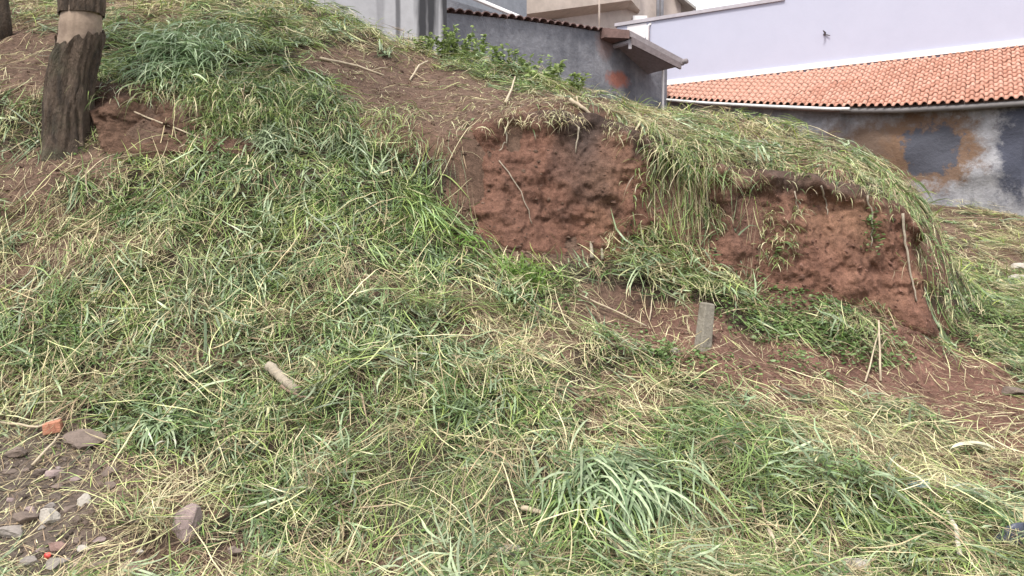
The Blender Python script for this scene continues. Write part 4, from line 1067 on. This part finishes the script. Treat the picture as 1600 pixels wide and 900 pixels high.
stone(795, 872, 40, st_w, 'pale cream rotted wood lump near the bottom centre', 'wood_lump', 'wood', asp=.7)
stone(1330, 885, 40, st_w, 'pale stone half buried in grass at bottom right', asp=.6)
stone(1255, 893, 34, st_g, 'grey stone on the bottom edge right of centre', asp=.6)
stone(1055, 552, 16, st_w, 'small white pebble on bare soil below the concrete stub')
rr_ = random.Random(5)
for i in range(34):
    px, py = rr_.uniform(0, 250), rr_.uniform(705, 898)
    if (px / 260) ** 2 + ((py - 900) / 210) ** 2 > 1: continue
    stone(px, py, rr_.uniform(10, 24), rr_.choice([st_g, st_b, st_b, st_r, st_p]), 'small dull stone among the rubble at the lower left', seed=200 + i, sub=2, asp=rr_.uniform(.4, .9), group='small stones in the lower left rubble')
p = hit(83, 677); m = MB(); sz = .09
m.hexa([(-.055, -.04, -.02), (.05, -.045, -.015), (.056, .05, -.02), (-.05, .045, -.02), (-.05, -.035, .05), (.055, -.04, .062), (.05, .045, .055), (-.04, .04, .045)])
o = m.build('brick_fragment', st_o); o.location = [float(q) for q in p + [0, 0, .02]]; o.rotation_euler = (.1, -.1, .35); tag(o, 'broken orange brick piece lying on rubble at lower left', 'brick')
bv_ = o.modifiers.new('bevel', 'BEVEL'); bv_.width = .006; bv_.segments = 2
p = hit(75, 876); me = rock_mesh('ball', simple('red_plastic', (.55, .06, .05), .4, .12), 5, 3, .03, 1); o = link('red_ball', me); o.scale = (.048, .048, .045); o.location = [float(q) for q in p + [0, 0, .02]]; tag(o, 'small bright red ball among grey stones at lower left', 'ball')
# concrete stub
p = hit(1097, 545); kc = wall_mat('old_concrete', (.22, .2, .165), (.34, .31, .26), 5, .6); m = MB(); hh_, ww = .38, .055
m.hexa([(-ww, -ww, -.12), (ww, -ww, -.12), (ww, ww, -.12), (-ww, ww, -.12), (-ww * .8 + .02, -ww * .9, hh_), (ww * .85 + .02, -ww * .9, hh_ - .015), (ww * .85 + .02, ww * .9, hh_ - .02), (-ww * .8 + .02, ww * .9, hh_ - .005)])
o = m.build('concrete_stub', kc); o.location = [float(q) for q in p]; o.rotation_euler = (.05, .03, .35); bv_ = o.modifiers.new('bevel', 'BEVEL'); bv_.width = .012; bv_.segments = 2
tag(o, 'short weathered concrete post stub standing on the bare soil', 'post')
# sticks and logs: (pixel path, lift in m at each point, radius start/end)
w_p = simple('pale_dry_wood', (.42, .35, .25), .85, .25, 20, .4, 60); w_b = simple('brown_dry_wood', (.2, .14, .1), .9, .3, 20, .4, 60); w_g = simple('grey_bark_wood', (.3, .26, .2), .9, .3, 18, .6, 50)
def stick(path, lifts, r0, r1, mat, label, name='stick', cat='stick', n=8, twigs=()):
    pts = [hit(*q) for q in path]
    pts = [p + [0, 0, l_] for p, l_ in zip(pts, lifts)]
    fine_ = []
    for i in range(len(pts) - 1):
        for t in np.linspace(0, 1, 4, endpoint=False): fine_.append(pts[i] + (pts[i + 1] - pts[i]) * t + np.random.default_rng(int(path[0][0]) + i * 7 + int(t * 9)).normal(0, min(r0 * .25, .003), 3))
    fine_.append(pts[-1])
    m = MB(); m.tube(fine_, list(np.linspace(r0, r1, len(fine_))), n)
    for i, dpt, r_ in twigs: m.tube([fine_[i], fine_[i] + np.array(dpt) * .6 + [0, 0, .01], fine_[i] + np.array(dpt)], [r_, r_ * .8, r_ * .4], 5)
    o = m.build(name, mat, None, True, fine_[0]); return tag(o, label, cat)
stick([(420, 592), (440, 610), (466, 632)], [.09, .085, .075], .036, .030, w_g, 'short thick cut log lying on the grass left of centre', 'log', 'log', 12)
stick([(440, 628), (470, 645), (490, 652)], [.10, .10, .12], .010, .006, w_b, 'thin brown twig with a reddish tip beside the cut log')
stick([(150, 158), (230, 190), (318, 228)], [.06, .03, .05], .009, .007, w_p, 'straight pale cane leaning across the dark ledge beside the trunk')
stick([(662, 640), (666, 610)], [.02, .05], .016, .012, w_p, 'short pale stake poking up between green grass clumps')
stick([(925, 412), (922, 370)], [.05, .03], .020, .008, w_g, 'pale broken root stub at the foot of the red cut, left of its pair', 'root_stub', 'root')
stick([(942, 414), (938, 372)], [.05, .03], .015, .006, w_g, 'pale broken root stub at the foot of the red cut, right of its pair', 'root_stub', 'root')
stick([(1220, 612), (1280, 630), (1345, 648)], [.03, .03, .03], .010, .006, w_b, 'thin dark brown stick lying on the bare soil below the leafy weeds')
stick([(1372, 565), (1376, 600)], [.35, .02], .007, .010, w_p, 'slender pale dead stalk standing before the nose of the cut', twigs=((2, (.06, 0, .1), .005), (1, (.1, 0, .02), .004)))
stick([(1352, 600), (1374, 545)], [.02, .18], .008, .005, w_p, 'pale dry stalk leaning right against the standing dead stalk')
stick([(1492, 312), (1525, 360)], [.15, .05], .022, .018, w_p, 'pale pole leaning at the wall foot on the right')
stick([(1510, 345), (1580, 350)], [.06, .06], .016, .012, w_b, 'long thin stick lying along the straw at the wall foot')
stick([(1015, 505), (1022, 460)], [.02, .12], .006, .004, w_p, 'thin upright straw stalk left of the concrete stub')
stick([(905, 470), (960, 495), (1010, 520)], [.05, .05, .05], .008, .006, w_p, 'long pale cane lying down the slope left of concrete stub')
stick([(500, 95), (560, 108), (600, 122)], [.03, .03, .03], .018, .010, w_p, 'pale bent branch on the brown soil below the streaked wall', twigs=((6, (.2, .0, .04), .01),))
stick([(640, 128), (655, 112), (668, 108)], [.02, .08, .10], .012, .010, w_p, 'short forked pale branch standing on the upper brown soil')
stick([(790, 165), (800, 150), (805, 135)], [.03, .08, .12], .014, .008, w_p, 'small curved pale root sticking up from the upper bare soil')
stick([(890, 165), (915, 180), (930, 192)], [.06, .05, .02], .020, .014, w_p, 'pale broken root at the lip above the dark hollow')
stick([(815, 812), (850, 822)], [.06, .06], .016, .013, w_p, 'short pale cut stick beside the dark gap in the grass')
stick([(870, 775), (905, 748)], [.09, .1], .008, .006, w_p, 'bent yellowish cane over the dark gap in the grass')
stick([(1500, 880), (1492, 845), (1480, 822)], [.03, .07, .08], .014, .01, simple('white_dry_wood', (.55, .51, .43), .8, .15), 'white bleached stick in straw at lower right')
stick([(1200, 850), (1215, 880)], [.08, .06], .012, .009, w_p, 'pale cut stem among green grass at bottom right')
stick([(0, 672), (60, 680), (95, 668)], [.05, .05, .06], .009, .007, w_p, 'pale twig lying across the rubble behind the orange brick')
stick([(50, 735), (85, 705), (92, 690)], [.03, .05, .04], .008, .006, w_p, 'curved pale twig below the orange brick piece')
# big pale leaves
def bigleaf(px, py, L_, W_, ang_, colr, label, lift=.05, name='leaf', n=3):
    p = hit(px, py) + [0, 0, lift]; acc = Acc()
    for i in range(n):
        Bq = np.array([p + [.04 * i * (1 if i % 2 else -1), 0, .01 * i]])
        acc.add(ribbons(Bq, np.array([ang_ + .7 * (i - (n - 1) / 2)]), np.array([L_]), np.array([W_]), np.array([.5]), np.array([-.5]), np.array([colr]) * (1 + .1 * i), k=6, conform=0.0, roll=np.array([.2]), curl=np.array([.2])))
    o = acc.build(name, M['leaf'], label, 'leaf', kind=None, origin=p); return o
bigleaf(18, 200, .12, .075, -1.7, (.62, .68, .45), 'pair of bright pale green leaves left of the trunk foot', .06, n=2)
bigleaf(1545, 722, .22, .05, 2.6, (.55, .54, .4), 'bleached curled leaf on straw at right below the red soil', .08)
bigleaf(1505, 790, .18, .04, -.6, (.6, .6, .5), 'pale whitish leaf in straw near the right edge', .08)
bigleaf(262, 722, .13, .018, -1.5, (.5, .48, .4), 'white withered leaf hanging below the green tuft at left', .12, n=2)
bigleaf(1090, 160, .14, .06, .4, (.6, .6, .42), 'pale dry leaf on the crest near the tiled roof', .08, n=2)
p = hit(1435, 778); m = MB(); m.hexa([(-.06, -.02, 0), (.06, -.03, 0), (.06, .03, 0), (-.06, .03, 0), (-.05, -.015, .02), (.05, -.02, .035), (.055, .02, .03), (-.05, .025, .015)]); o = m.build('plastic_scrap', simple('blue_plastic', (.30, .42, .45), .4, .15)); o.location = [float(q) for q in p + [0, 0, .07]]; o.rotation_euler = (.1, .1, -.1); tag(o, 'small blue grey plastic scrap on straw at lower right', 'litter')
# dark bag at lower right corner
p = hit(1588, 868); me = rock_mesh('rubbish_bag', simple('dark_blue_plastic', (.05, .058, .085), .35, .3, 10, .6, 12), 23, 4, .45, .9); o = link('rubbish_bag', me); o.scale = (.3, .22, .2); o.location = [float(q) for q in p + [.03, .05, .03]]; me.polygons.foreach_set('use_smooth', [True] * len(me.polygons)); tag(o, 'crumpled dark blue plastic sheet at the lower right corner', 'rubbish')
p = hit(1215, 885); me = rock_mesh('rubbish_bag', simple('dark_plastic', (.04, .04, .045), .4, .3, 10, .6, 12), 29, 4, .45, .9); o = link('plastic_scrap', me); o.scale = (.16, .10, .08); o.location = [float(q) for q in p + [.0, .0, .02]]; tag(o, 'dark plastic scrap buried in litter at the bottom edge', 'litter')

# tufts of broad bluish grass
def tuft(px, py, n_, L_, W_, a0, aspread, label, pal=PAL_B, lift=.08, e=(.2, 1.0), rad=.06, e1=-.9):
    p = hit(px, py); acc = Acc()
    Bq = np.repeat(p[None], n_, 0); Bq[:, 0] += rng.normal(0, rad * 1.4, n_); Bq[:, 1] += rng.normal(0, rad, n_); Bq[:, 2] = H(Bq[:, 0], Bq[:, 1]) + rng.uniform(.01, lift, n_)
    acc.add(ribbons(Bq, rng.normal(a0, aspread, n_) if aspread < 2 else rng.uniform(0, 6.28, n_), rng.uniform(.55, 1.2, n_) * L_, rng.uniform(.7, 1.3, n_) * W_, rng.uniform(*e, n_), rng.normal(e1, .35, n_), pick(pal, n_) * rng.uniform(.8, 1.25, (n_, 1)), k=6, conform=0.6, curl=rng.normal(0, .5, n_)))
    o = acc.build('grass_tuft', M['grass'], label, 'grass tuft', kind=None, origin=p); o['group'] = 'broad bladed grass tufts'; return o
PAL_B2 = np.vstack([PAL_B * 1.25, PAL_B * 1.05, [[0.12, 0.19, 0.09]]])
tuft(955, 765, 380, .42, .016, -1.2, .75, 'large fan of bluish grass spilling down at bottom centre', PAL_B2, .16, (.1, .7), .12)
tuft(905, 800, 150, .34, .011, -1.7, .8, 'darker green grass fan left of the large bluish one', PAL_G * 1.1, .12, (.1, .8), .1)
tuft(245, 672, 80, .30, .015, 1.5, 3, 'star shaped bluish tuft in straw right of the orange brick', PAL_B2, .05, (.3, 1.1), .03)
tuft(290, 105, 420, .44, .017, -1.5, 1.0, 'silvery grass tuft spilling over the ledge right of trunk', PAL_B2 * 1.5, .30, (.1, .9), .13)
tuft(350, 75, 260, .40, .013, -1.2, 1.1, 'silvery green tuft uphill of the one spilling over the ledge', PAL_B2 * 1.1, .24, (.1, .9), .13)
tuft(245, 130, 120, .36, .013, -1.6, .7, 'small silvery tuft hanging beside the trunk over bare earth', PAL_B2 * 1.15, .2, (.1, .8), .12)
tuft(500, 555, 110, .24, .011, -1.2, 1.2, 'bluish tuft right of and above the cut log', PAL_B2, .1, (.1, .9), .09)
tuft(600, 505, 130, .26, .010, -1.0, 1.2, 'bluish tuft lying in the middle of the slope', PAL_B2, .1, (.1, .9), .1)
tuft(385, 440, 90, .26, .012, -.6, 1.2, 'small bluish tuft on the left half of the slope', PAL_B2, .08, (.1, .9), .08)
tuft(700, 560, 110, .26, .011, -.9, 1.1, 'bluish tuft on mid slope right of the cut log', PAL_B2, .1, (.1, .9), .1)
tuft(430, 230, 160, .36, .013, -1.4, .9, 'dark green tuft hanging below the left ledge', PAL_B * .9, .12, (.1, .8), .075)
tuft(540, 230, 160, .30, .012, -1.4, .9, 'green tuft draped left of the bare red cut', PAL_B * .95, .12, (.1, .8), .075)
tuft(820, 440, 240, .22, .009, 1.2, 3, 'bright fresh green bushy tuft below the red cut', np.array([[.16, .27, .05], [.2, .31, .07], [.12, .22, .04]]), .05, (.6, 1.3), .095, -.2)
tuft(725, 380, 60, .2, .012, -1.4, 1.2, 'vivid green broad bladed tuft at left foot of the red cut', np.array([[.15, .27, .05]]), .06, (.4, 1.1), .06)
tuft(660, 340, 140, .4, .012, -.5, .6, 'long green blades swept right at the left foot of the cut', PAL_G * 1.3, .15, (.1, .5), .10)
tuft(1420, 805, 110, .36, .010, -.5, .6, 'dark green blades swept right at lower right', PAL_G, .1, (.1, .6), .1)
tuft(1590, 800, 80, .3, .014, -1.2, .8, 'pale bluish tuft at the lower right edge', PAL_B2, .1, (.1, .8), .08)

# leafy weeds standing by the walls
def weed(px, py, h_, spread_, nst, label, lsize=.06, pal=PAL_L, dep=None):
    p = hit(px, py); root = thing('leafy_weed', label, 'weed', p, 'leafy weeds')
    m = MB(); acc = Acc()
    for i in range(nst):
        a = rng.uniform(0, 6.28); rr = spread_ * math.sqrt(rng.random()); h2 = h_ * rng.uniform(.55, 1.1)
        bx, by = rr * math.cos(a) * .6, rr * math.sin(a) * .5
        top = np.array([bx * 1.6, by * 1.4, h2])
        m.tube([(bx * .6, by * .6, -.12), tuple(top * [.8, .8, .5]), tuple(top)], [.007, .006, .003], 4)
        n_ = int(9 + h2 * 34)
        t = rng.uniform(.15, 1.05, n_); base_ = np.array([bx * .6, by * .6, 0])[None] + (top - np.array([bx * .6, by * .6, 0]))[None] * t[:, None]
        Bq = base_ + p[None]
        acc.add(ribbons(Bq, rng.uniform(0, 6.28, n_), rng.uniform(.7, 1.3, n_) * lsize, rng.uniform(.7, 1.2, n_) * lsize * .6, rng.uniform(0, .9, n_), rng.uniform(-.9, .1, n_), pick(pal, n_) * 1.15, k=3, conform=0.0, taper=2.5))
    m.build('stem', M['stem'], root)
    v, f, c = [np.concatenate(q) if i != 1 else None for i, q in enumerate(zip(*acc.p))]
    fs = []; n0 = 0
    for vv, ff, _ in acc.p: fs.append(ff + n0); n0 += len(vv)
    link('foliage', mesh_np('foliage', v - p[None], np.concatenate(fs), True, c, M['leaf']), root)
    return root
M['stem'] = simple('weed_stem', (.16, .2, .08), .7)
PAL_W = np.array([[.15, .20, .07], [.19, .25, .09], [.24, .29, .12], [.12, .16, .06]])
for px, py, h_, sp, ns, lb in [
    (690, 84, .45, .25, 9, 'tall leafy weed at the corner of the streaked wall'), (715, 88, .55, .25, 10, 'tallest leafy weed right of the streaked wall corner'), (740, 93, .5, .22, 9, 'leafy weed next right of the tallest one by dark wall'),
    (765, 100, .38, .3, 10, 'low bushy weed under the left part of the dark wall'), (790, 108, .4, .28, 10, 'bushy bright weed under the dark wall, right of the low one'), (815, 116, .34, .3, 9, 'spreading weed at the middle of dark wall'),
    (860, 128, .42, .2, 6, 'thin grey green weed standing before the dark wall middle'), (845, 128, .28, .3, 9, 'short weed left of the thin grey green one'), (890, 136, .26, .3, 8, 'short weed right of the thin grey green one'), (925, 143, .26, .3, 8, 'small weed on crest left of the red wall stain'),
    (660, 78, .3, .3, 8, 'short yellow green weed at the foot of the streaked wall')]:
    weed(px, py + 6, h_ * .8, sp, ns, lb, .075, PAL_W * 1.35)
weed(1215, 425, .22, .16, 7, 'small grey green plant growing on the red cut face', .05)
weed(1020, 560, .14, .2, 8, 'low leafy weed under the concrete stub', .045)
# vines and roots hanging on the cut
def onface(px, py):
    fp = face.reshape(-1, 3); X, Y = project(fp[:, 0], fp[:, 1], fp[:, 2])
    dd2 = (X - px) ** 2 + (Y - py) ** 2; j = np.argmin(dd2 + 4000 * (fp[:, 1] - fp[:, 1].min()) * 0); return fp[j]
def root_on(path, r_, label, leafs=0, name='hanging_root', cat='root'):
    pts = [onface(*q) - [0, .015 + r_, 0] for q in path]
    f_ = []
    for i in range(len(pts) - 1):
        for t in np.linspace(0, 1, 5, endpoint=False): f_.append(pts[i] + (pts[i + 1] - pts[i]) * t + rng.normal(0, .006, 3))
    f_.append(pts[-1]); m = MB(); m.tube(f_, list(np.linspace(r_, r_ * .5, len(f_))), 6)
    if not leafs:
        o = m.build(name, w_g, None, True, f_[0]); return tag(o, label, cat)
    root = thing(name, label, cat, f_[0]); m.build('stem', w_g, root, True).matrix_parent_inverse = Matrix.Translation(-root.location)
    Bq = np.array(f_)[rng.integers(len(f_) // 2, len(f_), leafs)] + rng.normal(0, .045, (leafs, 3)) - [0, .03, 0]
    v, f, c = ribbons(Bq, rng.uniform(0, 6.28, leafs), rng.uniform(.03, .06, leafs), rng.uniform(.02, .035, leafs), rng.uniform(0, .8, leafs), rng.uniform(-1, 0, leafs), pick(PAL_L, leafs), k=3, conform=0.0)
    link('foliage', mesh_np('foliage', v - f_[0][None], f, True, c, M['leaf']), root)
root_on([(1352, 305), (1362, 340), (1358, 385)], .010, 'vine with small leaves hanging on the right part of the red cut', 90, 'hanging_vine', 'vine')
root_on([(1282, 292), (1288, 318), (1292, 335)], .009, 'short pale root hanging from the lip over the right red face')
root_on([(1408, 335), (1412, 380), (1420, 430), (1430, 470)], .014, 'thick pale root running down the right edge of the red cut')
root_on([(790, 200), (792, 222), (780, 235)], .009, 'forked pale root hanging near the top of the left red face')
root_on([(780, 250), (815, 300), (832, 350)], .006, 'thin root trailing diagonally over the left red face')
root_on([(905, 200), (900, 240)], .010, 'short dark root below the lip at the shaded hollow')
root_on([(1240, 300), (1246, 330)], .007, 'thin root left of the short pale root on the right face')
